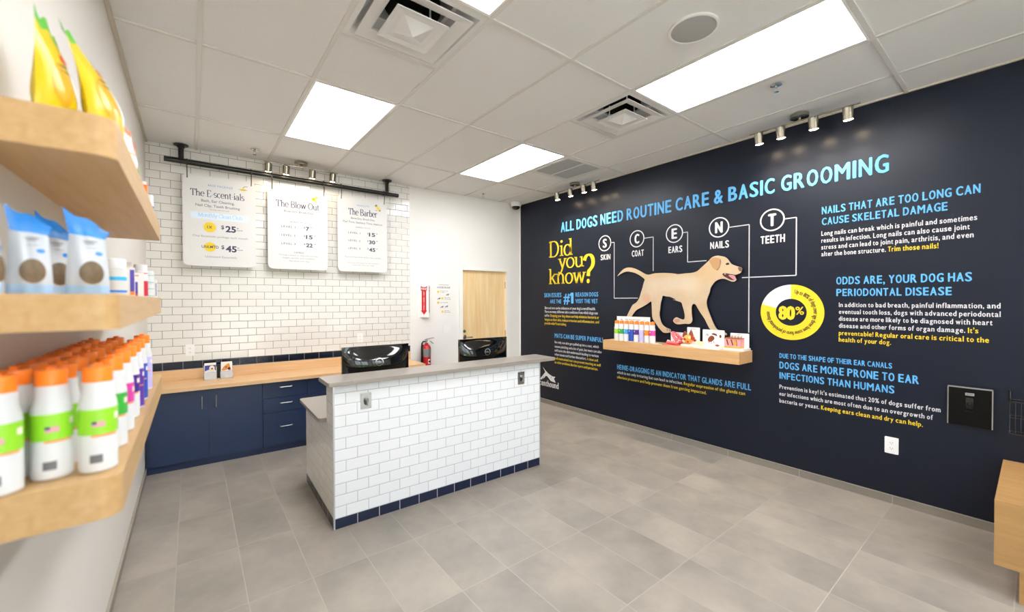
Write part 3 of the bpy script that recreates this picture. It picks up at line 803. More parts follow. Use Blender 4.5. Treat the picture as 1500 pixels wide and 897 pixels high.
# wall plates
def outlet(lab, frame_loc, rz, w=0.07, h=0.114, gang='duplex'):
    t = thing('wall_outlet' if gang == 'duplex' else 'light_switch', lab, 'outlet' if gang == 'duplex' else 'switch', frame_loc, rz)
    bm = nb(); prism(bm, rrect(-w/2, w/2, -h/2, h/2, 0.005, 3), -0.006, -0.0006); obj('cover_plate', bm, PLASTIC, t, bevel=0.001, seg=1)
    if gang == 'duplex':
        for z in (-0.02, 0.02):
            bm = nb(); prism(bm, rrect(-0.017, 0.017, z-0.014, z+0.014, 0.006, 3), -0.0085, -0.0062); r = obj('receptacle', bm, PLASTIC, t)
            bm = nb(); flat(bm, rect(-0.008, -0.0055, z-0.003, z+0.007), -0.0088); flat(bm, rect(0.0055, 0.008, z-0.003, z+0.007), -0.0088); flat(bm, disc(0, z-0.008, 0.0028, n=10), -0.0088)
            obj('slots', bm, GREYPL, r)
    else:
        for x in (-0.023, 0.023):
            bm = nb(); box(bm, x-0.016, x+0.016, -0.0095, -0.0062, -0.033, 0.033); obj('rocker', bm, PLASTIC, t, bevel=0.002, seg=1)
    return t
outlet('white duplex outlet on the white tile wall, left of the leaflet holders', B(0.315, 0.009, 1.03), RB)
outlet('white duplex outlet on the white tile wall just above the left monitor', B(1.95, 0.009, 1.06), RB)
outlet('white double light switch on the painted wall left of the wooden door', B(3.13, 0.0, 1.125), RB, 0.116, 0.116, 'switch')
outlet('white duplex outlet low on the navy wall under the ear-infection lettering', (W, -4.476, 0.43), -PI/2, 0.077, 0.122)

# ------------------------------------------------------------------ black pipe rail, hooks and hanging price boards
rail = bthing('pipe_rail', 'long black pipe rail hung from the ceiling along the tiled wall', 'rail', 0, 0.095, 0)
bm = nb(); tube(bm, [(0.142, 0, 2.862), (2.41, 0, 2.846)], 0.0245, 16); obj('pipe', bm, BLACK, rail, smooth=True)
for s in (0.268, 2.267):
    bm = nb(); tube(bm, [(s, 0, 2.875), (s, 0, H-0.004)], 0.022, 14); hg = obj('hanger', bm, BLACK, rail, smooth=True)
    bm = nb(); lathe(bm, [(0.028, H-0.03), (0.03, H-0.012), (0.058, H-0.008), (0.058, H-0.001)], 24, (s, 0, 0)); obj('flange', bm, BLACK, hg, smooth=True)

BOARD = M('board_white', '#dedddb', 0.4, var=0.005)
NAVYINK = M('board_navy_ink', '#3d3f5c', 0.6); BLUEINK = M('board_blue_ink', '#7aa2d4', 0.6); SKYINK = M('board_sky_ink', '#a9c9e8', 0.6)
SKYTINT = M('board_sky_tint', '#dceaf5', 0.6, var=0.01); RULE = M('board_rule', '#d3d9e0', 0.6)
def board(lab, s0, s1, z0, z1):
    t = bthing('price_board', lab, 'sign', (s0+s1)/2, 0.095, z0, 'white price boards hung from the black rail')
    w = s1-s0; h = z1-z0
    bm = nb(); prism(bm, rrect(-w/2, w/2, 0, h, 0.05, 8), -0.006, 0.006); obj('panel', bm, BOARD, t)
    return t, w, h
Yb = -0.0068
def ln(t, name, mat, items):
    bm = nb()
    for it in items: it(bm)
    return obj(name, bm, mat, t)
T_ = lambda s, x, z, cap, w=None, al='C', b=0.01, sp=1.0: (lambda bm: text(bm, s, x, z, cap, w, al, Yb, b, sp))
S_ = lambda s, x, z, xh, w, th=0.17, tn=0.085: (lambda bm: serif(bm, s, x, z, xh, w, Yb, th, tn, 'C'))
R_ = lambda x0, x1, z0, z1, dy=0.0: (lambda bm: flat(bm, rect(x0, x1, z0, z1), Yb+dy))
# board 1
t, w, h = board('left hanging price board, The E-scent-ials with yellow 1X and UNLMTD dots', 0.274, 0.872, 1.862, 2.752)
ln(t, 'eyebrow_text', BLUEINK, [T_('BASE PACKAGE', 0.0, 0.79, 0.019, 0.2, sp=1.3)])
ln(t, 'title', NAVYINK, [S_('The E-scent-ials', -0.02, 0.685, 0.043, 0.44)])
ln(t, 'services_text', GREYINK, [T_('Bath, Ear Cleaning,', -0.02, 0.632, 0.025, 0.27), T_('Nail Clip, Teeth Brushing', -0.02, 0.585, 0.025, 0.36)])
ln(t, 'small_print', PALEINK, [T_('Starting with first visit', -0.01, 0.556, 0.011, 0.16)])
ln(t, 'tint_band', SKYTINT, [R_(-0.24, 0.24, 0.462, 0.53, 0.0003)])
ln(t, 'club_title', SKYINK, [S_('Monthly Clean Club', 0.0, 0.484, 0.026, 0.36)])
ln(t, 'yellow_dot', YEL, [lambda bm: flat(bm, disc(-0.09, 0.385, 0.05, 0.05), Yb+0.0003)])
ln(t, 'yellow_dot', YEL, [lambda bm: flat(bm, disc(-0.09, 0.19, 0.047, 0.047), Yb+0.0003)])
ln(t, 'plan_text', NAVYINK, [T_('1X', -0.09, 0.373, 0.026, None, b=0.02)])
ln(t, 'plan_text', NAVYINK, [T_('UNLMTD', -0.088, 0.178, 0.026, 0.135, b=0.015)])
ln(t, 'price', NAVYINK, [T_('$', 0.014, 0.378, 0.036, None, b=0.015), T_('25', 0.082, 0.352, 0.058, 0.088, b=0.035), T_('99', 0.14, 0.388, 0.013), T_('/month', 0.155, 0.37, 0.012)])
ln(t, 'price', NAVYINK, [T_('$', 0.014, 0.178, 0.036, None, b=0.015), T_('45', 0.084, 0.152, 0.058, 0.092, b=0.035), T_('99', 0.142, 0.188, 0.013), T_('/month', 0.157, 0.17, 0.012)])
ln(t, 'notes', PALEINK, [T_('One Escentials package each month', -0.0, 0.286, 0.02, 0.45), T_('Unlimited Escentials', 0.0, 0.085, 0.02, 0.26)])
ln(t, 'rules', RULE, [R_(-0.24, 0.24, 0.262, 0.2635), R_(-0.24, -0.2385, 0.05, 0.5), R_(0.2385, 0.24, 0.05, 0.5), R_(-0.24, 0.24, 0.05, 0.0515), R_(-0.24, -0.12, 0.80, 0.8012)])
bm = nb(); flat(bm, [(0.155, 0.797), (0.2, 0.808), (0.222, 0.797), (0.205, 0.788), (0.17, 0.788)], Yb); flat(bm, [(0.172, 0.8), (0.188, 0.818), (0.203, 0.806)], Yb-0.0002)
ic = obj('shower_icon', bm, YEL, t)
bm = nb(); bar(bm, 0.19, 0.816, 0.205, 0.832, 0.005, Yb-0.0004); bar(bm, 0.205, 0.832, 0.23, 0.834, 0.005, Yb-0.0004); bar(bm, 0.15, 0.796, 0.228, 0.796, 0.003, Yb-0.0005); obj('icon_line', bm, GREYINK, ic)
# board 2
t, w, h = board('middle hanging price board, The Blow-Out with three levels and a yellow dryer', 0.978, 1.573, 1.862, 2.756)
ln(t, 'eyebrow_text', PALEINK, [T_('BLOW-OUT TIER', 0.0, 0.785, 0.018, 0.2, sp=1.3)])
ln(t, 'title', NAVYINK, [S_('The Blow-Out', -0.005, 0.675, 0.046, 0.43)])
ln(t, 'services_text', GREYINK, [T_('Blow-Dry, Brush-Out', 0.0, 0.622, 0.022, 0.29)])
ln(t, 'small_print', PALEINK, [T_('MEMBER PRICES', 0.0, 0.512, 0.013, 0.17)])
for i in range(3): ln(t, 'level_text', INK, [T_('LEVEL %d' % (i+1), -0.17, 0.452-0.092*i, 0.02, 0.135, 'L', sp=1.3)])
for i, p in enumerate(('7', '15', '22')): ln(t, 'price', NAVYINK, [f for f in (T_('$', 0.055, 0.46-0.092*i, 0.018), T_(p, 0.07, 0.438-0.092*i, 0.04, 0.034*len(p), 'L', 0.03), T_('99', 0.075+0.036*len(p)+0.015, 0.467-0.092*i, 0.012))])
ln(t, 'level_note', GREYINK, [T_('LEVELS', 0.0, 0.178, 0.016, 0.09)])
ln(t, 'notes', PALEINK, [T_('Pricing is based on dog size and coat', 0.0, 0.148, 0.014, 0.38), T_('length, density, and condition', 0.0, 0.117, 0.014, 0.32), T_('Ask about your dog', 0.0, 0.085, 0.014, 0.2)])
ln(t, 'rules', RULE, [R_(-0.24, 0.24, z, z+0.0014) for z in (0.5, 0.41, 0.315, 0.22, 0.05)])
bm = nb(); flat(bm, disc(0.15, 0.795, 0.02, 0.018), Yb); bar(bm, 0.15, 0.8, 0.195, 0.822, 0.02, Yb); bar(bm, 0.155, 0.787, 0.18, 0.764, 0.015, Yb); ic = obj('dryer_icon', bm, YEL, t)
bm = nb(); flat(bm, disc(0.15, 0.795, 0.008, 0.008), Yb-0.0003); obj('icon_line', bm, M('icon_amber', '#d9a21c', 0.6), ic)
bm = nb(); bar(bm, 0.194, 0.8215, 0.222, 0.835, 0.014, Yb-0.0003); obj('icon_line', bm, RULE, ic)
# board 3
t, w, h = board('right hanging price board, The Barber with three levels and a yellow clipper', 1.679, 2.262, 1.862, 2.756)
ln(t, 'eyebrow_text', BLUEINK, [T_('HAIRCUTS', 0.0, 0.785, 0.018, 0.14, sp=1.3)])
ln(t, 'title', NAVYINK, [S_('The Barber', 0.0, 0.675, 0.05, 0.34)])
ln(t, 'services_text', GREYINK, [T_('Blow-Dry, Brush-Out,', 0.0, 0.625, 0.022, 0.28), T_('Pad Trim, Sanitary Trim, Haircut', 0.0, 0.578, 0.022, 0.46)])
ln(t, 'small_print', PALEINK, [T_('MEMBER PRICES', 0.0, 0.525, 0.013, 0.17)])
for i in range(3): ln(t, 'level_text', INK, [T_('LEVEL %d' % (i+1), -0.17, 0.452-0.092*i, 0.02, 0.135, 'L', sp=1.3)])
for i, p in enumerate(('15', '30', '45')): ln(t, 'price', NAVYINK, [f for f in (T_('$', 0.055, 0.46-0.092*i, 0.018), T_(p, 0.068, 0.436-0.092*i, 0.042, 0.076, 'L', 0.03), T_('99', 0.165, 0.467-0.092*i, 0.012))])
ln(t, 'notes', PALEINK, [T_('Recommended every six weeks', 0.0, 0.168, 0.014, 0.42), T_('Final price will depend on the condition', 0.0, 0.1, 0.011, 0.36), T_('and size of your dog', 0.0, 0.075, 0.011, 0.25)])
ln(t, 'rules', RULE, [R_(-0.24, 0.24, z, z+0.0014) for z in (0.512, 0.41, 0.315, 0.218, 0.13)]+[R_(-0.24, -0.2388, 0.13, 0.22), R_(0.2388, 0.24, 0.13, 0.22)])
bm = nb(); bar(bm, 0.16, 0.815, 0.2, 0.765, 0.028, Yb); ic = obj('clipper_icon', bm, YEL, t)
for q in ((0.152, 0.826, 0.163, 0.812, 0.028), (0.2, 0.765, 0.206, 0.757, 0.024), (0.15, 0.76, 0.168, 0.76, 0.006)):
    bm = nb(); bar(bm, *q, Yb-0.0003); obj('icon_line', bm, GREYINK, ic)
# S-hooks
HK = ('black S hook at the left top corner of the left price board', 'black S hook at the right top corner of the left price board',
      'black S hook at the left top corner of the middle price board', 'black S hook at the right top corner of the middle price board',
      'black S hook at the left top corner of the right price board', 'black S hook at the right top corner of the right price board')
for lab, s in zip(HK, (0.312, 0.834, 1.02, 1.532, 1.722, 2.226)):
    zt = 2.862-(s-0.142)*0.016/2.27
    bm = nb()
    pts = [(0, 0.03, zt-0.02)]+[(0, 0.03*math.cos(math.radians(a)), zt+0.03*math.sin(math.radians(a))) for a in range(0, 181, 20)]
    pts += [(0, -0.028, zt-0.05), (0, -0.018, 2.745), (0, -0.012, 2.727)]+[(0, 0.0+0.012*math.cos(math.radians(a)), 2.722+0.012*math.sin(math.radians(a))) for a in range(180, 361, 30)]+[(0, 0.012, 2.74)]
    tube(bm, pts, 0.0038, 8)
    tag(obj('s_hook', bm, BLACK, loc=B(s, 0.095, 0), rot=(0, 0, RB), smooth=True), lab, 'hook', 'black S hooks on the pipe rail')

# ------------------------------------------------------------------ extinguisher, its sign, house rules
fe = bthing('fire_extinguisher', 'red fire extinguisher with a silver band on the wall behind the counter', 'fire extinguisher', 2.79, 0.09, 0.58)
bm = nb(); lathe(bm, [(0.0, 0.0), (0.05, 0.0), (0.057, 0.012), (0.057, 0.29), (0.052, 0.32), (0.036, 0.342), (0.022, 0.352), (0.02, 0.37), (0, 0.37)], 28); obj('cylinder', bm, RED, fe, smooth=True)
bm = nb(); lathe(bm, [(0.0576, 0.19), (0.0576, 0.3)], 28, cap=False); obj('instruction_label', bm, M('silver_label', '#8e9093', 0.35, 0.5, var=0.25, scale=90), fe, smooth=True)
bm = nb()
for i in range(6):
    a0 = -1.57-0.1+i*0.09; r = 0.058
    vs = [bm.verts.new((r*math.cos(a), r*math.sin(a), z)) for a, z in ((a0, 0.1), (a0+0.09, 0.1), (a0+0.09, 0.16), (a0, 0.16))]; bm.faces.new(vs)
lb = obj('class_label', bm, PAPER, fe)
bm = nb(); flat(bm, disc(0.012, 0.13, 0.014, 0.016), -0.0592); obj('class_symbol', bm, INK, lb)
bm = nb(); lathe(bm, [(0.02, 0.37), (0.02, 0.405), (0.014, 0.41), (0, 0.41)], 16); box(bm, -0.012, 0.012, -0.05, -0.018, 0.38, 0.402); obj('valve', bm, STEEL, fe, smooth=True)
bm = nb(); prism(bm, [(-0.02, 0.41), (0.105, 0.432), (0.105, 0.44), (-0.02, 0.424)], -0.014, 0.014); prism(bm, [(0.015, 0.40), (0.06, 0.395), (0.1, 0.36), (0.094, 0.354), (0.055, 0.386), (0.015, 0.39)], -0.012, 0.012); obj('lever', bm, STEEL, fe)
bm = nb(); lathe(bm, [(0.016, 0), (0.016, 0.01)], 16, (0.0, -0.05, 0.39), axis='Y'); obj('gauge', bm, PAPER, fe)
bm = nb(); tube(bm, [(-0.018, 0, 0.39), (-0.045, 0, 0.395), (-0.064, 0, 0.37), (-0.07, 0, 0.32), (-0.068, 0, 0.2), (-0.068, 0, 0.12)], [0.01, 0.01, 0.01, 0.01, 0.011, 0.014], 10); obj('hose', bm, BLACK, fe, smooth=True)
bm = nb(); box(bm, -0.025, 0.025, 0.055, 0.089, 0.05, 0.34); obj('wall_bracket', bm, BLACK, fe)

sg = bthing('fire_extinguisher_sign', 'white V-shaped FIRE EXTINGUISHER sign with red arrows, left of the door', 'sign', 2.80, 0, 1.27)
bm = nb(); prism(bm, [(-0.072, -0.001), (0.03, -0.075), (0.082, -0.001)], 0.02, 0.45, 'XY'); obj('panel', bm, PLASTIC, sg)
bm = nb(); box(bm, -0.085, 0.092, -0.0035, -0.0008, 0.0, 0.46); obj('back_flange', bm, PLASTIC, sg)
def arrow(name, loc, rz, w):
    hw = w*0.36
    bm = nb()
    flat(bm, [(-w*.5, .42), (-hw*.5, .405), (hw*.5, .405), (w*.5, .42), (w*.5, .365), (hw, .35), (hw, .09), (w*.5, .09), (0, .035), (-w*.5, .09), (-hw, .09), (-hw, .35), (-w*.5, .365)], -0.0008)
    a = obj(name, bm, RED, sg, loc=loc, rot=(0, 0, rz))
    bm = nb(); text(bm, 'FIRE', 0, .368, .026, w*.86, 'C', -0.0016, 0.02)
    for i, ch in enumerate('EXTINGUISHER'): text(bm, ch, 0, .33-i*0.0212, .0165, None, 'C', -0.0016, 0.02)
    obj('lettering', bm, WHT, a)
th1 = math.atan2(-0.074, 0.102); th2 = math.atan2(0.074, 0.052)
arrow('arrow', (-0.021, -0.038, 0.02), th1, 0.085); arrow('arrow', (0.056, -0.038, 0.02), th2, 0.07)
hr = bthing('house_rules_decal', 'small house rules wall notice with yellow dots, left of the wooden door', 'notice', 3.09, 0, 1.31)
bm = nb(); text(bm, 'SCENTHOUND', 0, 0.415, 0.012, 0.15, 'C'); text(bm, 'HOUSE RULES', 0, 0.375, 0.022, 0.2, 'C', bold=0.02); obj('heading', bm, GREYINK, hr)
for x, z in ((-0.085, 0.325), (-0.02, 0.235), (-0.085, 0.175), (-0.02, 0.05)):
    bm = nb(); flat(bm, disc(x, z, 0.016), -0.0012); obj('yellow_dot', bm, YEL, hr)
bm = nb()
for s_, x, z in (('All dogs must stay', -0.055, 0.332), ('on a leash', -0.055, 0.312), ('Please pick up', 0.01, 0.24), ('after your dog', 0.01, 0.22), ('Greet dogs gently', -0.055, 0.172), ('Ask us first', 0.01, 0.058), ('before feeding', 0.01, 0.038)): text(bm, s_, x, z, 0.011)
obj('rule_text', bm, GREYINK, hr)
bm = nb()
for (x, z) in ((0.055, 0.285), (-0.075, 0.23), (-0.03, 0.115), (0.04, 0.12)):
    flat(bm, [(x-0.022, z-0.014), (x-0.012, z+0.006), (x+0.012, z+0.008), (x+0.02, z+0.02), (x+0.026, z+0.008), (x+0.014, z-0.004), (x+0.012, z-0.018), (x+0.006, z-0.004), (x-0.012, z-0.004), (x-0.016, z-0.018)], -0.0012)
obj('dog_doodles', bm, INK, hr)

# ------------------------------------------------------------------ reception counter (its own frame)
RC = -math.radians(1.2138)
F0 = (1.058, -2.282, 0)
def Fp(s, t, z): return (F0[0]+s*math.cos(RC)-t*math.sin(RC), F0[1]+s*math.sin(RC)+t*math.cos(RC), z)
ct = thing('reception_counter', 'white tiled reception counter with a grey top and a navy tile base', 'counter', F0, RC)
bm = nb(); box(bm, 0.006, 1.781, 0.0, 0.012, 0, 0.957); obj('front_tiling', bm, FRONTT, ct)
bm = nb(); box(bm, 0.006, 1.787, 0.0125, 0.19, 0, 0.957); box(bm, 0.012, 0.12, 0.19, 0.92, 0, 0.675); box(bm, 1.66, 1.781, 0.19, 0.92, 0, 0.675); obj('core', bm, WHITE, ct)
bm = nb()
vs = [bm.verts.new((0.0, y, z)) for y, z in ((0.006, 0), (0.92, 0), (0.92, 0.675), (0.19, 0.675), (0.19, 0.957), (0.006, 0.957))]
vb = [bm.verts.new((0.0115, v.co.y, v.co.z)) for v in vs]
bm.faces.new(list(reversed(vs))); bm.faces.new(vb)
for i in range(6): bm.faces.new((vs[i], vs[(i+1) % 6], vb[(i+1) % 6], vb[i]))
bmesh.ops.recalc_face_normals(bm, faces=bm.faces[:]); obj('side_tiling', bm, SIDET, ct)
bm = nb()
for x0, x1, y0, y1 in ((-0.003, 0.007, -0.003, 0.007), (1.78, 1.79, -0.003, 0.007)): box(bm, x0, x1, y0, y1, 0, 0.957)
obj('corner_trim', bm, M('corner_metal', '#c6c8cb', 0.35, 0.6), ct)
bm = nb(); prism(bm, rrect(-0.042, 1.93, -0.055, 0.235, 0.012, 3), 0.958, 0.986, 'XY'); obj('raised_top', bm, SLAB, ct, bevel=0.003)
bm = nb(); prism(bm, rrect(-0.05, 1.83, 0.191, 0.93, 0.03, 5), 0.676, 0.702, 'XY'); obj('desk_top', bm, SLAB, ct, bevel=0.003)
for s in (0.2125, 1.567):
    z = 0.827
    bm = nb(); prism(bm, rrect(s-0.037, s+0.037, z-0.055, z+0.055, 0.004, 2), -0.004, -0.0004); pl = obj('leash_hook_plate', bm, STEEL, ct, bevel=0.0008, seg=1)
    bm = nb()
    for dx in (-0.027, 0.027):
        for dz in (-0.044, 0.044): lathe(bm, [(0.004, 0.0042), (0.003, 0.006), (0, 0.0062)], 10, (s+dx, 0, z+dz), axis='Y')
    obj('screws', bm, CHROME, pl, smooth=True)
    bm = nb(); flat(bm, disc(s, z, 0.017, 0.03, 24), -0.0045); obj('recess', bm, M('hook_recess', '#4c4d4e', 0.4, 0.8), pl)
    bm = nb(); tube(bm, [(s, -0.004, z+0.016), (s, -0.02, z+0.02), (s, -0.032, z+0.008), (s, -0.032, z-0.012), (s+0.004, -0.024, z-0.026), (s+0.002, -0.014, z-0.022)], 0.005, 8); lathe(bm, [(0.012, 0.004), (0.012, 0.008), (0.006, 0.012)], 14, (s, 0, z+0.016), axis='Y'); obj('hook', bm, STEEL, pl, smooth=True)

# monitors on the desk, backs to the camera
def monitor(lab, s0, s1, t0):
    cx = (s0+s1)/2; hw = (s1-s0)/2
    m = thing('desktop_monitor', lab, 'monitor', Fp(cx, t0, 0.7025), RC, 'black monitors on the reception counter')
    zb, zt = 0.10, 0.446
    bm = nb(); box(bm, -hw, hw, 0.004, 0.03, zb, zt); obj('screen_frame', bm, GLOSSBLACK, m, bevel=0.004)
    bm = nb(); box(bm, -hw+0.012, hw-0.012, 0.0302, 0.0312, zb+0.03, zt-0.012); obj('screen', bm, M('screen_dark', '#15181d', 0.15), m)
    bm = nb(); nx, nz = 36, 18; g = []
    for j in range(nz+1):
        v = j/nz; row = []
        for i in range(nx+1):
            u = i/nx*2-1
            z = zb+(zt-zb)*v
            d = 0.058*(1-abs(u)**3.2)**0.9*(1-abs(2*v-0.86)**2.6/1.5 if abs(2*v-0.86) < 1.16 else 0)
            d = max(0.0, d)*(1-v**8)
            row.append(bm.verts.new((u*hw, 0.004-d-0.001, z)))
        g.append(row)
    for j in range(nz):
        for i in range(nx): bm.faces.new((g[j][i], g[j][i+1], g[j+1][i+1], g[j+1][i]))
    obj('back_shell', bm, GLOSSBLACK, m, smooth=True)
    yl = 0.004-0.0645; zl = 0.318
    bm = nb(); ring(bm, 0.0, zl, 0.026, 0.033, yl, 32)
    lg = obj('round_badge', bm, CHROME, m)
    bm = nb(); text(bm, 'DELL', 0, zl-0.0075, 0.015, 0.042, 'C', yl, 0.02); obj('badge_lettering', bm, CHROME, lg)
    bm = nb(); prism(bm, rrect(-0.1, 0.1, -0.06, 0.12, 0.03, 5), 0.0, 0.012, 'XY'); obj('stand_base', bm, BLACK, m, bevel=0.002)
    bm = nb(); box(bm, -0.035, 0.035, -0.02, 0.003, 0.0125, 0.2); obj('stand_neck', bm, BLACK, m, bevel=0.004)
monitor('black monitor seen from behind, in front of the white tiled wall', 0.184, 0.730, 0.5)
monitor('black monitor seen from behind, in front of the wooden door', 1.231, 1.774, 0.5)

# dog cut-out outline on the navy wall (distance along the wall, height), metres
DOG = [(1.992, 1.803), (2.026, 1.842), (2.076, 1.881), (2.133, 1.9), (2.197, 1.896), (2.26, 1.876), (2.322, 1.846), (2.382, 1.813), (2.427, 1.802), (2.499, 1.813), (2.584, 1.813), (2.667, 1.808), (2.747, 1.797), (2.784, 1.79), (2.86, 1.794), (2.935, 1.796), (2.99, 1.809), (3.031, 1.841), (3.078, 1.88), (3.113, 1.91), (3.136, 1.933), (3.169, 1.948), (3.203, 1.95), (3.236, 1.942), (3.269, 1.931), (3.296, 1.909), (3.317, 1.877), (3.333, 1.858), (3.364, 1.842), (3.395, 1.829), (3.416, 1.822), (3.425, 1.807), (3.421, 1.784), (3.411, 1.769), (3.385, 1.759), (3.371, 1.754), (3.363, 1.743), (3.37, 1.722), (3.377, 1.707), (3.36, 1.692), (3.339, 1.69), (3.312, 1.7), (3.28, 1.715), (3.248, 1.722), (3.209, 1.715), (3.176, 1.697), (3.148, 1.664), (3.131, 1.636), (3.12, 1.591), (3.103, 1.546), (3.091, 1.5), (3.095, 1.454), (3.109, 1.409), (3.132, 1.352), (3.155, 1.296), (3.178, 1.252), (3.2, 1.225), (3.239, 1.209), (3.274, 1.2), (3.291, 1.186), (3.283, 1.175), (3.239, 1.172), (3.189, 1.18), (3.15, 1.206), (3.121, 1.232), (3.098, 1.271), (3.069, 1.327), (3.033, 1.378), (3.003, 1.424), (2.979, 1.465), (2.955, 1.476), (2.936, 1.453), (2.934, 1.394), (2.939, 1.347), (2.943, 1.311), (2.931, 1.281), (2.906, 1.267), (2.862, 1.267), (2.798, 1.258), (2.759, 1.262), (2.73, 1.285), (2.735, 1.31), (2.765, 1.332), (2.798, 1.321), (2.837, 1.31), (2.856, 1.32), (2.859, 1.356), (2.849, 1.404), (2.834, 1.452), (2.821, 1.488), (2.785, 1.502), (2.719, 1.522), (2.761, 1.518), (2.694, 1.549), (2.64, 1.555), (2.606, 1.562), (2.592, 1.524), (2.578, 1.474), (2.571, 1.411), (2.564, 1.361), (2.574, 1.311), (2.593, 1.261), (2.62, 1.231), (2.655, 1.212), (2.688, 1.203), (2.702, 1.186), (2.693, 1.167), (2.655, 1.158), (2.614, 1.159), (2.586, 1.179), (2.551, 1.215), (2.508, 1.27), (2.479, 1.307), (2.471, 1.358), (2.468, 1.422), (2.464, 1.473), (2.457, 1.499), (2.413, 1.473), (2.338, 1.433), (2.277, 1.406), (2.238, 1.372), (2.206, 1.331), (2.174, 1.283), (2.186, 1.244), (2.15, 1.215), (2.085, 1.219), (2.093, 1.253), (2.142, 1.343), (2.174, 1.398), (2.214, 1.459), (2.261, 1.486), (2.299, 1.532), (2.322, 1.591), (2.345, 1.656), (2.36, 1.707), (2.375, 1.746), (2.36, 1.766), (2.307, 1.801), (2.245, 1.831), (2.181, 1.848), (2.117, 1.854), (2.051, 1.834)]
DOG_EAR = [(3.115, 1.904), (3.141, 1.928), (3.175, 1.933), (3.214, 1.922), (3.22, 1.896), (3.217, 1.857), (3.203, 1.819), (3.176, 1.813), (3.147, 1.839), (3.13, 1.874)]
DOG_EYE = [(3.276, 1.864), (3.29, 1.874), (3.306, 1.871), (3.309, 1.857), (3.293, 1.852), (3.28, 1.855)]
DOG_NOSE = [(3.39, 1.821), (3.406, 1.825), (3.42, 1.817), (3.424, 1.805), (3.42, 1.787), (3.406, 1.785), (3.394, 1.802)]
DOG_MOUTH = [(3.245, 1.769), (3.269, 1.776), (3.312, 1.766), (3.354, 1.757), (3.371, 1.754), (3.363, 1.743), (3.37, 1.722), (3.355, 1.704), (3.323, 1.708), (3.291, 1.726), (3.259, 1.746)]
DOG_TONGUE = [(3.302, 1.753), (3.333, 1.755), (3.36, 1.745), (3.37, 1.722), (3.377, 1.707), (3.36, 1.704), (3.328, 1.727)]
DOG_TOOTH = [(3.261, 1.772), (3.28, 1.769), (3.271, 1.761)]
DOG_EARLINE = [(3.221, 1.915), (3.232, 1.9), (3.23, 1.867), (3.217, 1.829), (3.198, 1.805), (3.187, 1.81), (3.206, 1.83), (3.219, 1.862)]
DOG_PAWPAD = [(2.738, 1.298), (2.759, 1.317), (2.798, 1.312), (2.801, 1.288), (2.759, 1.274)]
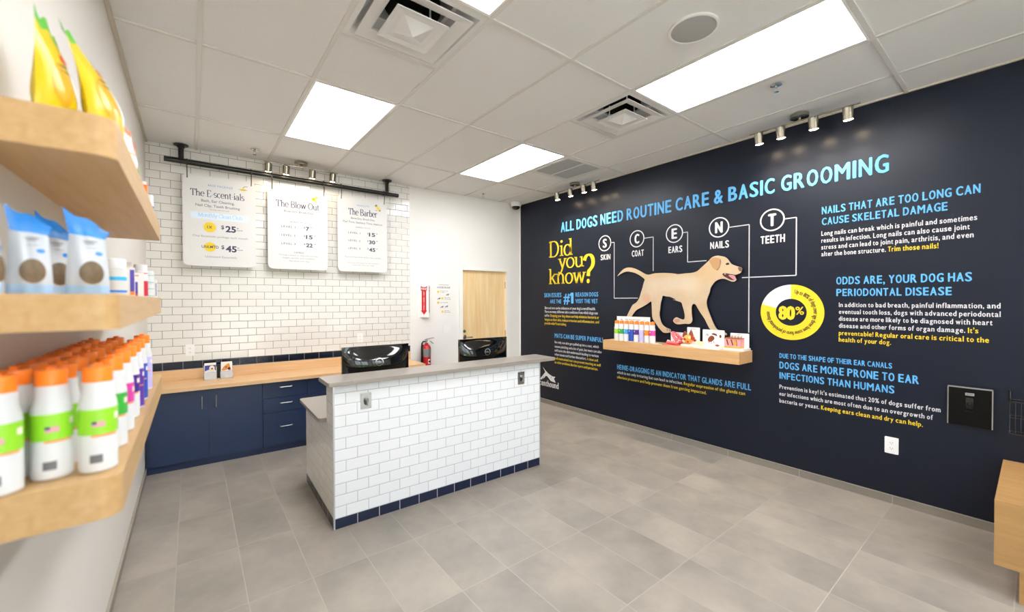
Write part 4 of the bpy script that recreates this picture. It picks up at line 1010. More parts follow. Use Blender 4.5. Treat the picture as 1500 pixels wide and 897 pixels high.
# block, line (~ toggles the yellow highlight), colour, start and end along the wall, baseline height, cap height
LINES = [
('head', 'ALL DOGS NEED ROUTINE CARE & BASIC GROOMING', 'b', 1.0, 4.448, 2.469, 0.132),
('dyk', 'Did', 'y', 0.762, 1.218, 2.137, 0.221),
('dyk', 'you', 'y', 0.954, 1.425, 1.965, 0.134),
('dyk', 'know', 'y', 0.765, 1.456, 1.748, 0.211),
('dyk', '?', 'y', 1.431, 1.602, 1.745, 0.363),
('skin', 'SKIN ISSUES', 'b', 0.652, 1.009, 1.56, 0.059),
('skin', 'ARE THE', 'b', 0.774, 1.006, 1.472, 0.053),
('skin', '#1', 'b', 1.049, 1.241, 1.473, 0.143),
('skin', 'REASON DOGS', 'b', 1.278, 1.672, 1.564, 0.054),
('skin', 'VISIT THE VET', 'b', 1.278, 1.663, 1.476, 0.054),
('skin', "Skin and coat can be indicators of your dog's overall health.", 'w', 0.66, 1.627, 1.387, 0.035),
('skin', 'There are many different skin conditions from which dogs can', 'w', 0.66, 1.663, 1.333, 0.035),
('skin', 'suffer. ~Keeping your dog clean can help minimize bacteria or', 'w', 0.659, 1.684, 1.277, 0.035),
('skin', '~fungus on their skin, reduce irritation and inflammation, and', 'w', 0.659, 1.687, 1.218, 0.035),
('skin', '~provide relief from itching.', 'w', 0.659, 1.109, 1.162, 0.035),
('mats', 'MATS CAN BE SUPER PAINFUL!', 'b', 0.872, 1.747, 0.981, 0.058),
('mats', 'Not only can skin get pulled up into a mat, which', 'w', 0.872, 1.682, 0.901, 0.034),
('mats', 'causes pinching and a lot of pain, but mats can also', 'w', 0.872, 1.726, 0.84, 0.034),
('mats', 'suffocate the skin underneath leading to various', 'w', 0.872, 1.679, 0.783, 0.034),
('mats', 'other issues and further discomfort. ~A clean and', 'w', 0.872, 1.667, 0.726, 0.034),
('mats', '~well-maintained coat can prevent matting as well', 'w', 0.872, 1.712, 0.669, 0.034),
('mats', '~as other problems like hot spots and parasites.', 'w', 0.871, 1.667, 0.613, 0.034),
('hein', 'HEINIE-DRAGGING IS AN INDICATOR THAT GLANDS ARE FULL', 'b', 1.97, 3.499, 0.672, 0.057),
('hein', 'which is not only irritating but can lead to infection. ~Regular expression of the glands can', 'w', 1.97, 3.447, 0.618, 0.032),
('hein', '~alleviate pressure and help prevent them from getting impacted.', 'w', 1.97, 3.079, 0.56, 0.032),
('nails', 'NAILS THAT ARE TOO LONG CAN', 'b', 4.035, 4.9, 2.22, 0.059),
('nails', 'CAUSE SKELETAL DAMAGE', 'b', 4.036, 4.751, 2.13, 0.057),
('nails', 'Long nails can break which is painful and sometimes', 'w', 4.033, 4.887, 2.043, 0.037),
('nails', 'results in infection. Long nails can also cause joint', 'w', 4.033, 4.854, 1.986, 0.037),
('nails', 'stress and can lead to joint pain, arthritis, and even', 'w', 4.033, 4.872, 1.93, 0.037),
('nails', 'alter the bone structure. ~Trim those nails!', 'w', 4.034, 4.709, 1.874, 0.037),
('odds', 'ODDS ARE, YOUR DOG HAS', 'b', 4.135, 4.867, 1.639, 0.059),
('odds', 'PERIODONTAL DISEASE', 'b', 4.136, 4.775, 1.546, 0.056),
('odds', 'In addition to bad breath, painful inflammation, and', 'w', 4.153, 4.991, 1.458, 0.035),
('odds', 'eventual tooth loss, dogs with advanced periodontal', 'w', 4.153, 4.992, 1.403, 0.035),
('odds', 'disease are more likely to be diagnosed with heart', 'w', 4.153, 4.958, 1.348, 0.035),
('odds', "disease and other forms of organ damage. ~It's", 'w', 4.154, 4.898, 1.292, 0.035),
('odds', '~preventable! Regular oral care is critical to the', 'w', 4.154, 4.944, 1.233, 0.035),
('odds', '~health of your dog.', 'w', 4.154, 4.468, 1.18, 0.035),
('ears', 'DUE TO THE SHAPE OF THEIR EAR CANALS', 'b', 3.732, 4.475, 1.003, 0.04),
('ears', 'DOGS ARE MORE PRONE TO EAR', 'b', 3.732, 4.619, 0.91, 0.059),
('ears', 'INFECTIONS THAN HUMANS', 'b', 3.733, 4.489, 0.819, 0.056),
('ears', "Prevention is key! It's estimated that 20% of dogs suffer from", 'w', 3.733, 4.728, 0.731, 0.034),
('ears', 'ear infections which are most often due to an overgrowth of', 'w', 3.733, 4.691, 0.67, 0.034),
('ears', 'bacteria or yeast. ~Keeping ears clean and dry can help.', 'w', 3.734, 4.641, 0.608, 0.034),
('SKIN', 'SKIN', 'w', 1.712, 1.867, 2.023, 0.064),
('COAT', 'COAT', 'w', 2.181, 2.345, 2.027, 0.072),
('EARS', 'EARS', 'w', 2.653, 2.815, 2.026, 0.067),
('NAILS', 'NAILS', 'w', 3.111, 3.295, 2.025, 0.067),
('TEETH', 'TEETH', 'w', 3.574, 3.77, 2.025, 0.068),

]

# ------------------------------------------------------------------ navy wall lettering (frame: x along the wall from the far corner, z up)
def wthing(name, label, cat, y, z, group=None): return thing(name, label, cat, (W, -y, z), -PI/2, group)
BL = {
 'head': ('headline_lettering', 'light blue headline ALL DOGS NEED ROUTINE CARE & BASIC GROOMING high on the navy wall', 1.0, 2.47),
 'skin': ('skin_issues_lettering', 'lettering SKIN ISSUES ARE THE #1 REASON DOGS VISIT THE VET', 0.65, 1.15),
 'mats': ('mats_lettering', 'lettering MATS CAN BE SUPER PAINFUL with white and yellow text above the dog logo', 0.87, 0.6),
 'hein': ('glands_lettering', 'lettering HEINIE-DRAGGING IS AN INDICATOR THAT GLANDS ARE FULL below the wall shelf', 1.97, 0.55),
 'nails': ('nails_lettering', 'lettering NAILS THAT ARE TOO LONG CAN CAUSE SKELETAL DAMAGE', 4.03, 1.87),
 'odds': ('periodontal_lettering', 'lettering ODDS ARE, YOUR DOG HAS PERIODONTAL DISEASE right of the yellow ring chart', 4.13, 1.18),
 'ears': ('ear_infection_lettering', 'lettering DOGS ARE MORE PRONE TO EAR INFECTIONS THAN HUMANS left of the black dispenser', 3.73, 0.6)}
for k, (nm, lab, y0, z0) in BL.items():
    t = wthing(nm, lab, 'wall lettering', y0, z0)
    for g, s, c, a, e, z, cap in LINES:
        if g != k: continue
        bb, bw, by = nb(), nb(), nb()
        if c == 'b':
            gothic(bb, s, a-y0, z-z0, cap, e-a, -0.002, cap*0.034, 0.004 if k == 'head' else 0.0)
        else:
            gothic([bw, by], s, a-y0, z-z0, cap, e-a, -0.002, cap*0.026)
        if s == '#1':      # the flag of the numeral
            bar(bb, 1.206-y0, z-z0+0.138, 1.17-y0, z-z0+0.104, 0.022, -0.0024)
        for nm, q, m_ in (('heading', bb, BLUE), ('text_line', bw, WHT), ('highlighted_line', by, YEL)):
            if len(q.verts): obj(nm, q, m_, t)
            else: q.free()
t = wthing('did_you_know_lettering', 'yellow serif lettering Did you know? near the far end of the navy wall', 'wall lettering', 0.76, 1.74)
for nm, s, a, e, z, xh in (('line', 'Did', 0.757, 1.222, 2.137, 0.147), ('line', 'you', 0.95, 1.43, 1.964, 0.136), ('line', 'know', 0.755, 1.46, 1.748, 0.142), ('question_mark', '?', 1.425, 1.615, 1.745, 0.24)):
    bm = nb(); serif(bm, s, a-0.76, z-1.74, xh, e-a, -0.001, 0.19 if s != '?' else 0.24, 0.085 if s != '?' else 0.1, 'L', 0.004); obj(nm, bm, YEL, t)

# S C E N T badges with their connector lines
for ch, word, cx, wx0, wx1, wz, wc, pts in (
    ('S', 'SKIN', 1.779, 1.712, 1.867, 2.023, 0.066, [(1.882, 2.226), (1.924, 2.226), (1.924, 1.539), (2.266, 1.539)]),
    ('C', 'COAT', 2.252, 2.181, 2.345, 2.027, 0.069, [(2.353, 2.225), (2.466, 2.225), (2.466, 1.844)]),
    ('E', 'EARS', 2.723, 2.653, 2.815, 2.026, 0.067, [(2.824, 2.227), (2.873, 2.227), (2.873, 1.913), (3.074, 1.913)]),
    ('N', 'NAILS', 3.197, 3.111, 3.295, 2.025, 0.067, [(3.297, 2.217), (3.476, 2.217), (3.476, 1.21)]),
    ('T', 'TEETH', 3.668, 3.574, 3.770, 2.025, 0.068, [(3.766, 2.224), (3.855, 2.224), (3.855, 1.726), (3.414, 1.726)])):
    t = wthing('letter_badge', 'white circled letter %s with the word %s and its pointer line on the navy wall' % (ch, word), 'wall lettering', cx, 2.23, 'circled letters above the dog')
    bm = nb(); ring(bm, 0, 0, 0.088, 0.1, -0.004, 40); obj('circle', bm, WHT, t)
    bm = nb(); text(bm, ch, 0, -0.053, 0.106, 0.052 if ch != 'N' else 0.062, 'C', -0.004, 0.0, 1, 0.007); obj('letter', bm, WHT, t)
    bm = nb(); gothic(bm, word, wx0-cx, wz-2.23, wc, wx1-wx0, -0.003, 0.0028); obj('word', bm, WHT, t)
    bm = nb()
    for a, b in zip(pts, pts[1:]): bar(bm, a[0]-cx, a[1]-2.23, b[0]-cx, b[1]-2.23, 0.009, -0.002)
    obj('pointer_line', bm, M('vinyl_pale_grey', '#c4c6cb', 0.5), t)

# ring chart
t = wthing('ring_chart', 'yellow and white ring chart reading 80% on the navy wall', 'wall chart', 3.8176, 1.4073)
bm = nb(); ring(bm, 0, 0, 0.117, 0.24, -0.002, 60, 90-287, 90); obj('yellow_segment', bm, YEL, t)
bm = nb(); ring(bm, 0, 0, 0.117, 0.24, -0.002, 20, 90, 163); obj('white_segment', bm, WHT, t)
bm = nb(); text(bm, '80', -0.088, -0.062, 0.112, 0.112, 'L', -0.002, 0.0, 1, 0.008); text(bm, '%', 0.036, -0.018, 0.066, 0.06, 'L', -0.002, 0.0, 1, 0.002); obj('number', bm, YEL, t)
bm = nb(); Rr = 0.166
text(bm, 'Up to 80% of dogs over age three have some form of periodontal disease', 0.0, 0.0, 0.034, Rr*math.radians(262), 'L', -0.0032, 0.0, 1, 0.001,
     fmap=lambda X, Z: ((Rr+Z)*math.cos(math.radians(81)-X/Rr), (Rr+Z)*math.sin(math.radians(81)-X/Rr)))
obj('ring_text', bm, M('ring_ink', '#4a4420', 0.6), t)

# logo at the foot of the wall
t = wthing('logo_decal', 'white leaping dog logo over the word scenthound, just past the counter end', 'logo', 0.5, 0.25)
bm = nb()
LG = [(0.612, 0.535), (0.66, 0.492), (0.735, 0.445), (0.822, 0.414), (0.884, 0.416), (0.856, 0.385), (0.892, 0.332), (0.79, 0.342), (0.752, 0.372), (0.712, 0.402), (0.682, 0.402), (0.655, 0.375), (0.632, 0.353), (0.624, 0.364), (0.644, 0.39), (0.64, 0.396), (0.597, 0.338), (0.552, 0.338), (0.673, 0.457)]
flat(bm, [(a-0.5, z-0.25) for a, z in LG], -0.002); obj('dog_mark', bm, WHT, t)
bm = nb(); flat(bm, [(0.285, 0.137), (0.297, 0.152), (0.306, 0.16), (0.3, 0.135)], -0.003); obj('ear_mark', bm, NAVYW, t)
bm = nb(); gothic(bm, 'scenthound', 0.0, 0.002, 0.088, 0.45, -0.002, 0.003); obj('wordmark', bm, WHT, t)

# ------------------------------------------------------------------ printed dog cut-out mounted proud of the wall
DX, DZ = 2.75, 1.17
def dog_print():
    m, nt, b = nodes_of('dog_print'); N = nt.nodes.new; L = nt.links.new
    tc = N('ShaderNodeTexCoord'); sp = N('ShaderNodeSeparateXYZ'); L(tc.outputs['Object'], sp.inputs[0])
    no = N('ShaderNodeTexNoise'); no.inputs['Scale'].default_value = 26; no.inputs['Detail'].default_value = 5; L(tc.outputs['Object'], no.inputs['Vector'])
    mx = N('ShaderNodeMix'); mx.data_type = 'RGBA'; L(no.outputs['Fac'], mx.inputs[0])
    mx.inputs[6].default_value = lin('#bba588'); mx.inputs[7].default_value = lin('#c9b79c'); col = mx.outputs[2]
    for x, z, rx, rz, c, a in ((2.62, 1.80, .5, .06, '#c9a878', .8), (3.08, 1.80, .14, .1, '#caa877', .8), (2.75, 1.68, .24, .09, '#d8c8b0', .8), (2.48, 1.66, .1, .1, '#d6c4aa', .7),
        (2.92, 1.66, .1, .1, '#d6c4aa', .7), (2.40, 1.53, .05, .06, '#c98f77', .8), (2.56, 1.62, .03, .09, '#cfae86', .5), (2.76, 1.60, .14, .03, '#cba57d', .6), (3.07, 1.45, .08, .06, '#c09a76', .75),
        (3.12, 1.36, .06, .1, '#cfae8b', .6), (2.85, 1.53, .04, .08, '#cfaa80', .5), (3.02, 1.64, .05, .12, '#d2b088', .5), (3.16, 1.72, .08, .05, '#cda77b', .6), (3.28, 1.82, .05, .05, '#d9b787', .7),
        (3.40, 1.80, .04, .04, '#cfa877', .7), (3.30, 1.92, .07, .03, '#caa777', .7), (2.24, 1.87, .16, .025, '#dcb688', .6), (2.30, 1.40, .14, .06, '#d9b791', .6), (2.62, 1.20, .06, .04, '#d3b08a', .6), (2.92, 1.40, .04, .1, '#dfc09a', .5)):
        vx = N('ShaderNodeMath'); vx.operation = 'MULTIPLY_ADD'; vx.inputs[1].default_value = 0.7/rx; vx.inputs[2].default_value = -0.7*(x-DX)/rx; L(sp.outputs['X'], vx.inputs[0])
        vz = N('ShaderNodeMath'); vz.operation = 'MULTIPLY_ADD'; vz.inputs[1].default_value = 0.7/rz; vz.inputs[2].default_value = -0.7*(z-DZ)/rz; L(sp.outputs['Z'], vz.inputs[0])
        p1 = N('ShaderNodeMath'); p1.operation = 'MULTIPLY'; L(vx.outputs[0], p1.inputs[0]); L(vx.outputs[0], p1.inputs[1])
        p2 = N('ShaderNodeMath'); p2.operation = 'MULTIPLY_ADD'; L(vz.outputs[0], p2.inputs[0]); L(vz.outputs[0], p2.inputs[1]); L(p1.outputs[0], p2.inputs[2])
        mr = N('ShaderNodeMapRange'); mr.interpolation_type = 'SMOOTHSTEP'; mr.inputs['From Min'].default_value = 1.0; mr.inputs['From Max'].default_value = 0.0; mr.inputs['To Max'].default_value = a*0.6; L(p2.outputs[0], mr.inputs['Value'])
        m2 = N('ShaderNodeMix'); m2.data_type = 'RGBA'; L(mr.outputs[0], m2.inputs[0]); L(col, m2.inputs[6]); m2.inputs[7].default_value = lin(c); col = m2.outputs[2]
    L(col, b.inputs['Base Color']); b.inputs['Roughness'].default_value = 0.45
    return m
dg = wthing('dog_cutout', 'flat printed cutout of a walking cream labrador mounted on the navy wall above the shelf', 'dog cutout', DX, DZ)
sh = lambda P: [(round(a-DX, 4), round(z-DZ, 4)) for a, z in P]
def smooth_outline(P):
    o = []; n = len(P)
    for i in range(n):
        p0, p1, p2, p3 = (Vector(P[(i+k-1) % n]) for k in range(4))
        for t in (0, 0.33, 0.67):
            o.append(tuple(0.5*((2*p1)+(p2-p0)*t+(2*p0-5*p1+4*p2-p3)*t*t+(3*p1-p0-3*p2+p3)*t**3)))
    return o
bm = nb(); prism(bm, smooth_outline(sh(DOG)), -0.03, -0.02, 'XZ', 0, 1); obj('printed_panel', bm, [dog_print(), M('cutout_edge', '#3a3128', 0.6)], dg)
for a, z in ((2.45, 1.68), (2.85, 1.65), (3.2, 1.85)):
    bm = nb(); lathe(bm, [(0.012, 0.0005), (0.012, 0.0198)], 12, (a-DX, 0, z-DZ), axis='Y'); obj('standoff', bm, BLACK, dg)
def dp(name, P, col, k=0.0, sm=True):
    bm = nb(); flat(bm, smooth_outline(sh(P)) if sm else sh(P), -0.0304-k); return obj(name, bm, M('print_'+name, col, 0.45, var=0.08, scale=40), dg)
dp('ear', DOG_EAR, '#b98f63'); dp('ear_fold', DOG_EARLINE, '#8f6b4a', 0.0003); dp('mouth', DOG_MOUTH, '#4a2620', 0.0002); dp('tongue', DOG_TONGUE, '#c98b93', 0.0005); dp('tooth', DOG_TOOTH, '#eee4d2', 0.0006, False)
dp('eye', DOG_EYE, '#2d2019', 0.0002); dp('nose', DOG_NOSE, '#6f5546', 0.0002); dp('paw_pad', DOG_PAWPAD, '#b58c77', 0.0002)
def w_arm(pts, wd, name, col):
    bm = nb()
    for a, b in zip(pts, pts[1:]): bar(bm, a[0]-DX, a[1]-DZ, b[0]-DX, b[1]-DZ, wd, -0.0306)
    obj(name, bm, M('print_'+name, col, 0.5), dg)
w_arm([(2.655, 1.205), (2.66, 1.178)], 0.006, 'claw', '#5a4433'); w_arm([(2.68, 1.2), (2.69, 1.175)], 0.006, 'claw', '#5a4433')

# ------------------------------------------------------------------ shelf on the navy wall
ws = wthing('wall_shelf', 'thick light wood shelf on the navy wall below the printed dog', 'shelf', 2.741, 0.938)
bm = nb(); box(bm, -0.766, 0.766, -0.272, -0.0005, 0, 0.11); obj('board', bm, MAPLE_X, ws, bevel=0.002)
SZ = 1.0485
# shampoo bottles
LABC = {'lime': '#8fd02e', 'green': '#3aa63c', 'sky blue': '#3f9fe0', 'deep blue': '#2a4fb0', 'purple': '#4b2a86', 'lavender': '#c3bdf0', 'orange': '#f28a2e', 'magenta': '#cf3f9e', 'violet': '#5e35a0'}
FULL = ('deep blue', 'lavender', 'violet')
_bot = {}
FLAGB = M('flag_blue', '#34406f', 0.5); FLAGR = M('flag_pink', '#d9a3a8', 0.5); BARC = M('barcode_grey', '#6c6c70', 0.6); RIBB = M('label_orange_ribbon', '#ee8a33', 0.5)
def patch(bm, r, a0, a1, z0, z1, n=6, mi=0):
    for i in range(n):
        p = math.radians(a0+(a1-a0)*i/n); q = math.radians(a0+(a1-a0)*(i+1)/n)
        f = bm.faces.new([bm.verts.new((r*math.cos(a), r*math.sin(a), z)) for a, z in ((p, z0), (q, z0), (q, z1), (p, z1))]); f.material_index = mi
def make_bottle(color):
    t = thing('shampoo_bottle', '', 'bottle', (0, 0, 0))
    bm = nb(); lathe(bm, [(0, 0), (0.028, 0), (0.0315, 0.004), (0.0315, 0.14), (0.0305, 0.15), (0.0268, 0.168), (0.0258, 0.18), (0.0266, 0.193), (0.0258, 0.1955), (0, 0.1955)], 28); obj('bottle', bm, BOTTLE, t, smooth=True)
    bm = nb(); lathe(bm, [(0.0245, 0.196), (0.0248, 0.226), (0.0236, 0.2285), (0, 0.2285)], 28)
    vs = box(bm, -0.006, 0.006, -0.006, 0.018, 0.2285, 0.2345); bmesh.ops.translate(bm, verts=vs, vec=(0, 0, 0)); obj('cap', bm, ORANGE, t, smooth=True)
    bm = nb(); lathe(bm, [(0.0319, 0.008 if color in FULL else 0.083), (0.0319, 0.138)], 28, cap=False); lb = obj('label', bm, M('label_'+color.replace(' ', '_'), LABC[color], 0.4, var=0.12 if color in FULL else 0.03, scale=40), t, smooth=True)
    bm = nb(); patch(bm, 0.0322, -98, -60, 0.1, 0.112, mi=0); patch(bm, 0.0324, -98, -84, 0.106, 0.112, 3, 1); obj('flag_mark', bm, [FLAGR, FLAGB], lb)
    bm = nb(); patch(bm, 0.0322, -105, -68, 0.022, 0.04); obj('barcode', bm, BARC, lb)
    bm = nb(); patch(bm, 0.0322, -100, -20, 0.0785, 0.0825, 10); obj('ribbon', bm, RIBB, lb)
    bm = nb(); patch(bm, 0.0323, -28, -6, 0.112, 0.126, 5); obj('emblem', bm, M('label_emblem', '#efe3d6', 0.5), lb)
    return t
def bottle(color, loc, rz, label, group):
    if color not in _bot:
        t = make_bottle(color); t.location = loc; t.rotation_euler = (0, 0, rz); t['label'] = label; t['group'] = group; _bot[color] = t; return t
    return dup(_bot[color], loc, rz, label, group)
GW = 'shampoo bottles lined up on the navy wall shelf'
for i, c in enumerate(('lime', 'green', 'sky blue', 'deep blue', 'purple', 'lavender', 'orange', 'magenta')):
    bottle(c, (4.218+0.002*i, -2.126-0.0652*i, SZ), -PI, 'orange-capped white bottle with %s label on the navy wall shelf' % c, GW)
pc = wthing('bottle_placard', 'white printed placard standing behind the row of bottles on the navy wall shelf', 'placard', 2.2225, SZ)
bm = nb(); prism(bm, rect(-0.228, 0.228, 0, 0.273), -0.038, -0.034); box(bm, -0.228, 0.228, -0.055, -0.038, 0, 0.004); obj('card', bm, PAPER, pc)
bm = nb(); text(bm, 'FIND YOUR PUP\'S SCENT', 0.0, 0.228, 0.016, 0.21, 'C', -0.0385); obj('title', bm, GREYINK, pc)
bm = nb(); flat(bm, [(-0.18, 0.23), (-0.165, 0.242), (-0.15, 0.24), (-0.145, 0.228), (-0.16, 0.232)], -0.0385); flat(bm, rect(0.14, 0.17, 0.232, 0.235), -0.0385)
for i in range(7): flat(bm, rect(-0.19+i*0.06, -0.18+i*0.06, 0.195, 0.202), -0.0385)
obj('printed_marks', bm, GREYINK, pc)
lf = wthing('flat_leaflet', 'white and teal leaflet lying flat beside the magenta bottle on the navy wall shelf', 'leaflet', 2.665, SZ)
lf.rotation_euler = (0, 0, -PI/2+0.35)
lf.location = (W-0.18, -2.675, SZ)
bm = nb(); box(bm, -0.07, 0.07, -0.045, 0.045, 0.0005, 0.004); obj('sheets', bm, PAPER, lf)
bm = nb(); box(bm, -0.02, 0.07, -0.045, 0.045, 0.0042, 0.0048); obj('teal_cover', bm, M('teal_print', '#8fb3ad', 0.4), lf)

# anatomical models, each with its card
def blob(bm, c, r, n=2, jitter=0.0, mi=0, sc_=(1, 1, 1)):
    rs = bmesh.ops.create_icosphere(bm, subdivisions=n, radius=1.0)
    for v in rs['verts']:
        k = 1+jitter*math.sin(v.co.x*7+v.co.y*5)*math.cos(v.co.z*6)
        v.co = Vector((c[0]+v.co.x*r*sc_[0]*k, c[1]+v.co.y*r*sc_[1]*k, c[2]+v.co.z*r*sc_[2]*k))
    for f in bm.faces:
        if all(v in rs['verts'] for v in f.verts): f.material_index = mi
GUM = M('gum_pink', '#dd6672', 0.3, var=0.06); TOOTH = M('tooth_ivory', '#f3ead2', 0.3); BROWN = M('model_brown', '#7d3a22', 0.35, var=0.3, scale=40); DKRED = M('model_red', '#a52a22', 0.35, var=0.2, scale=40)
AMBER = M('model_amber', '#e0a544', 0.35, var=0.25, scale=40); CREAM = M('model_cream', '#ecdc9c', 0.35, var=0.1, scale=40)
def card(parent, x0, x1, z1, y=-0.05):
    bm = nb(); prism(bm, rrect(x0, x1, 0.0, z1, 0.006, 3), y, y+0.004); c_ = obj('printed_card', bm, PAPER, parent)
    return c_
# jaw
t = wthing('jaw_model', 'pink open dog jaw model with teeth on the navy wall shelf', 'anatomical model', 2.80, SZ)
c_ = card(t, -0.087, 0.077, 0.125, -0.05)
bm = nb(); text(bm, 'CANINE JAW', 0, 0.108, 0.008, 0.07, 'C', -0.0505); obj('card_title', bm, GREYINK, c_)
def jaw(name, z0, tilt, up, k):
    pts = [(0.07, -0.09), (0.03, -0.092), (-0.02, -0.104), (-0.055, -0.122), (-0.068, -0.145), (-0.055, -0.168), (-0.02, -0.186), (0.03, -0.198), (0.07, -0.2)]
    ca, sa = math.cos(tilt), math.sin(tilt)
    def R(x, y, h):
        d = (0.07-x)*k
        return (0.07-d*ca-h*sa, y, z0+d*sa+h*ca)
    bm = nb(); tube(bm, [R(p[0], p[1], 0) for p in pts], [0.014, 0.015, 0.015, 0.014, 0.014, 0.014, 0.015, 0.015, 0.014], 10)
    for i in range(1, 8): blob(bm, R(0.04-0.0*i, -0.1-0.012*i, 0), 0.012, 1)
    j = obj(name, bm, GUM, t, smooth=True)
    bm = nb()
    for i in range(13):
        q = i/12*(len(pts)-1); n_ = min(int(q), len(pts)-2); f = q-n_
        p = [pts[n_][m]*(1-f)+pts[n_+1][m]*f for m in range(2)]
        hgt = 0.017 if i in (4, 8) else 0.011
        tube(bm, [R(p[0], p[1], up*0.010), R(p[0], p[1], up*(0.012+hgt))], [0.006, 0.0025], 6)
    obj('teeth', bm, TOOTH, j, smooth=True)
jaw('lower_jaw', 0.024, 0.0, 1, 1.0); jaw('upper_jaw', 0.05, 0.8, -1, 0.8)
bm = nb(); prism(bm, [(-0.075, -0.235), (0.07, -0.19), (0.078, -0.08), (0.02, -0.07), (-0.075, -0.2)], 0.0, 0.008, 'XY'); obj('base', bm, GUM, t)
# ear model
t = wthing('ear_model', 'yellow and brown dog head model with two pointed ears and a card', 'anatomical model', 2.965, SZ)
bm = nb(); prism(bm, rrect(-0.075, 0.088, -0.175, -0.01, 0.01, 3), 0, 0.018, 'XY'); obj('base', bm, PLASTIC, t)
bm = nb(); prism(bm, rrect(-0.067, 0.067, 0.0185, 0.186, 0.006, 3), -0.05, -0.046); c_ = obj('printed_card', bm, PAPER, t)
bm = nb(); text(bm, 'DOG EAR', 0, 0.166, 0.009, 0.05, 'C', -0.0505); obj('card_title', bm, GREYINK, c_)
bm = nb(); blob(bm, (-0.02, -0.115, 0.066), 0.05, 3, 0.06, 0, (1.0, 0.8, 0.95)); hd = obj('head', bm, AMBER, t, smooth=True)
bm = nb()
for cx, tip, zz in ((-0.06, -0.085, 0.15), (0.005, -0.002, 0.172)):
    n = len(bm.verts); lathe(bm, [(0.026, 0.0), (0.027, 0.02), (0.02, 0.045), (0.0, zz-0.085)], 12, (cx, -0.105, 0.085), sy=0.5)
obj('ears', bm, BROWN, hd, smooth=True)
bm = nb(); blob(bm, (-0.035, -0.155, 0.07), 0.013, 2); blob(bm, (0.0, -0.158, 0.045), 0.012, 2); blob(bm, (0.035, -0.13, 0.085), 0.02, 2, 0.2); blob(bm, (0.052, -0.12, 0.062), 0.014, 2, 0.2); obj('canal_detail', bm, DKRED, hd, smooth=True)
bm = nb(); blob(bm, (-0.05, -0.15, 0.05), 0.016, 2); blob(bm, (0.012, -0.148, 0.085), 0.014, 2); obj('pale_detail', bm, CREAM, hd, smooth=True)
# organ model
t = wthing('organ_model', 'widest white model card with red organ pictures and a small yellow dome on its base', 'anatomical model', 3.17, SZ)
bm = nb(); prism(bm, rrect(-0.108, 0.138, -0.235, -0.08, 0.01, 3), 0, 0.018, 'XY'); prism(bm, rrect(-0.108, 0.108, -0.0805, -0.02, 0.01, 3), 0, 0.018, 'XY'); obj('base', bm, PLASTIC, t)
bm = nb(); prism(bm, rrect(-0.108, 0.106, 0.0185, 0.172, 0.006, 3), -0.05, -0.046); c_ = obj('printed_card', bm, PAPER, t)
bm = nb(); flat(bm, smooth_outline([(-0.055, 0.06), (-0.05, 0.09), (-0.025, 0.112), (0.0, 0.11), (0.01, 0.085), (-0.01, 0.06), (-0.035, 0.05)]), -0.0504); flat(bm, smooth_outline([(-0.02, 0.128), (0.0, 0.14), (0.03, 0.132), (0.035, 0.112), (0.01, 0.12)]), -0.0504)
flat(bm, disc(0.068, 0.112, 0.01, 0.016, 16), -0.0504); bar(bm, -0.04, 0.055, -0.05, 0.035, 0.006, -0.0504); bar(bm, -0.02, 0.055, -0.02, 0.032, 0.006, -0.0504); bar(bm, 0.0, 0.062, 0.01, 0.04, 0.006, -0.0504); obj('organ_print', bm, BROWN, c_)
bm = nb(); flat(bm, disc(-0.06, 0.12, 0.016, 0.014, 16), -0.0504); text(bm, 'CANINE ANATOMY', 0, 0.155, 0.008, 0.09, 'C', -0.0504)
for i in range(3): flat(bm, rect(0.03, 0.095, 0.03+i*0.012, 0.033+i*0.012), -0.0504)
obj('print_detail', bm, M('print_grey', '#b5b8b8', 0.6), c_)
bm = nb(); lathe(bm, [(0.036, 0.03), (0.034, 0.045), (0.02, 0.056), (0, 0.06)], 18, (-0.07, -0.16, 0)); lathe(bm, [(0.008, 0.018), (0.008, 0.031)], 8, (-0.07, -0.16, 0)); obj('yellow_dome', bm, CREAM, t, smooth=True)
bm = nb(); blob(bm, (0.085, -0.15, 0.032), 0.016, 2, 0.1, 0, (1.3, 1, 0.6)); obj('red_organ', bm, DKRED, t, smooth=True)
# skin block
t = wthing('skin_model', 'pink and orange skin block model at the right end of the wall shelf', 'anatomical model', 3.41, SZ)
bm = nb(); prism(bm, rrect(-0.095, 0.093, -0.175, -0.02, 0.008, 3), 0, 0.02, 'XY'); obj('base', bm, PLASTIC, t)
bm = nb(); prism(bm, rrect(-0.08, 0.087, 0.0205, 0.153, 0.006, 3), -0.045, -0.041); c_ = obj('printed_card', bm, PAPER, t)
bm = nb(); text(bm, 'SKIN', 0, 0.138, 0.008, 0.03, 'C', -0.0455); obj('card_title', bm, GREYINK, c_)
bm = nb(); box(bm, -0.085, 0.055, -0.16, -0.07, 0.02, 0.034); obj('fat_layer', bm, M('model_orange', '#eda33c', 0.35, var=0.1), t)
bm = nb(); box(bm, -0.085, 0.055, -0.158, -0.07, 0.0345, 0.105); bl = obj('skin_block', bm, M('model_pink', '#e7a1a4', 0.35, var=0.2, scale=60), t, bevel=0.002)
bm = nb(); box(bm, -0.087, 0.057, -0.161, -0.07, 0.1055, 0.113); obj('top_layer', bm, M('model_rust', '#b9652b', 0.4, var=0.2, scale=60), t)
bm = nb()
for x, sl in ((-0.06, 0.012), (-0.02, 0.014), (0.02, 0.01)): prism(bm, [(x-0.01, 0.1), (x+0.004, 0.1), (x+0.004+sl, 0.05), (x-0.002+sl, 0.042), (x-0.008+sl, 0.05)], -0.16, -0.1585)
obj('follicles', bm, BROWN, bl)
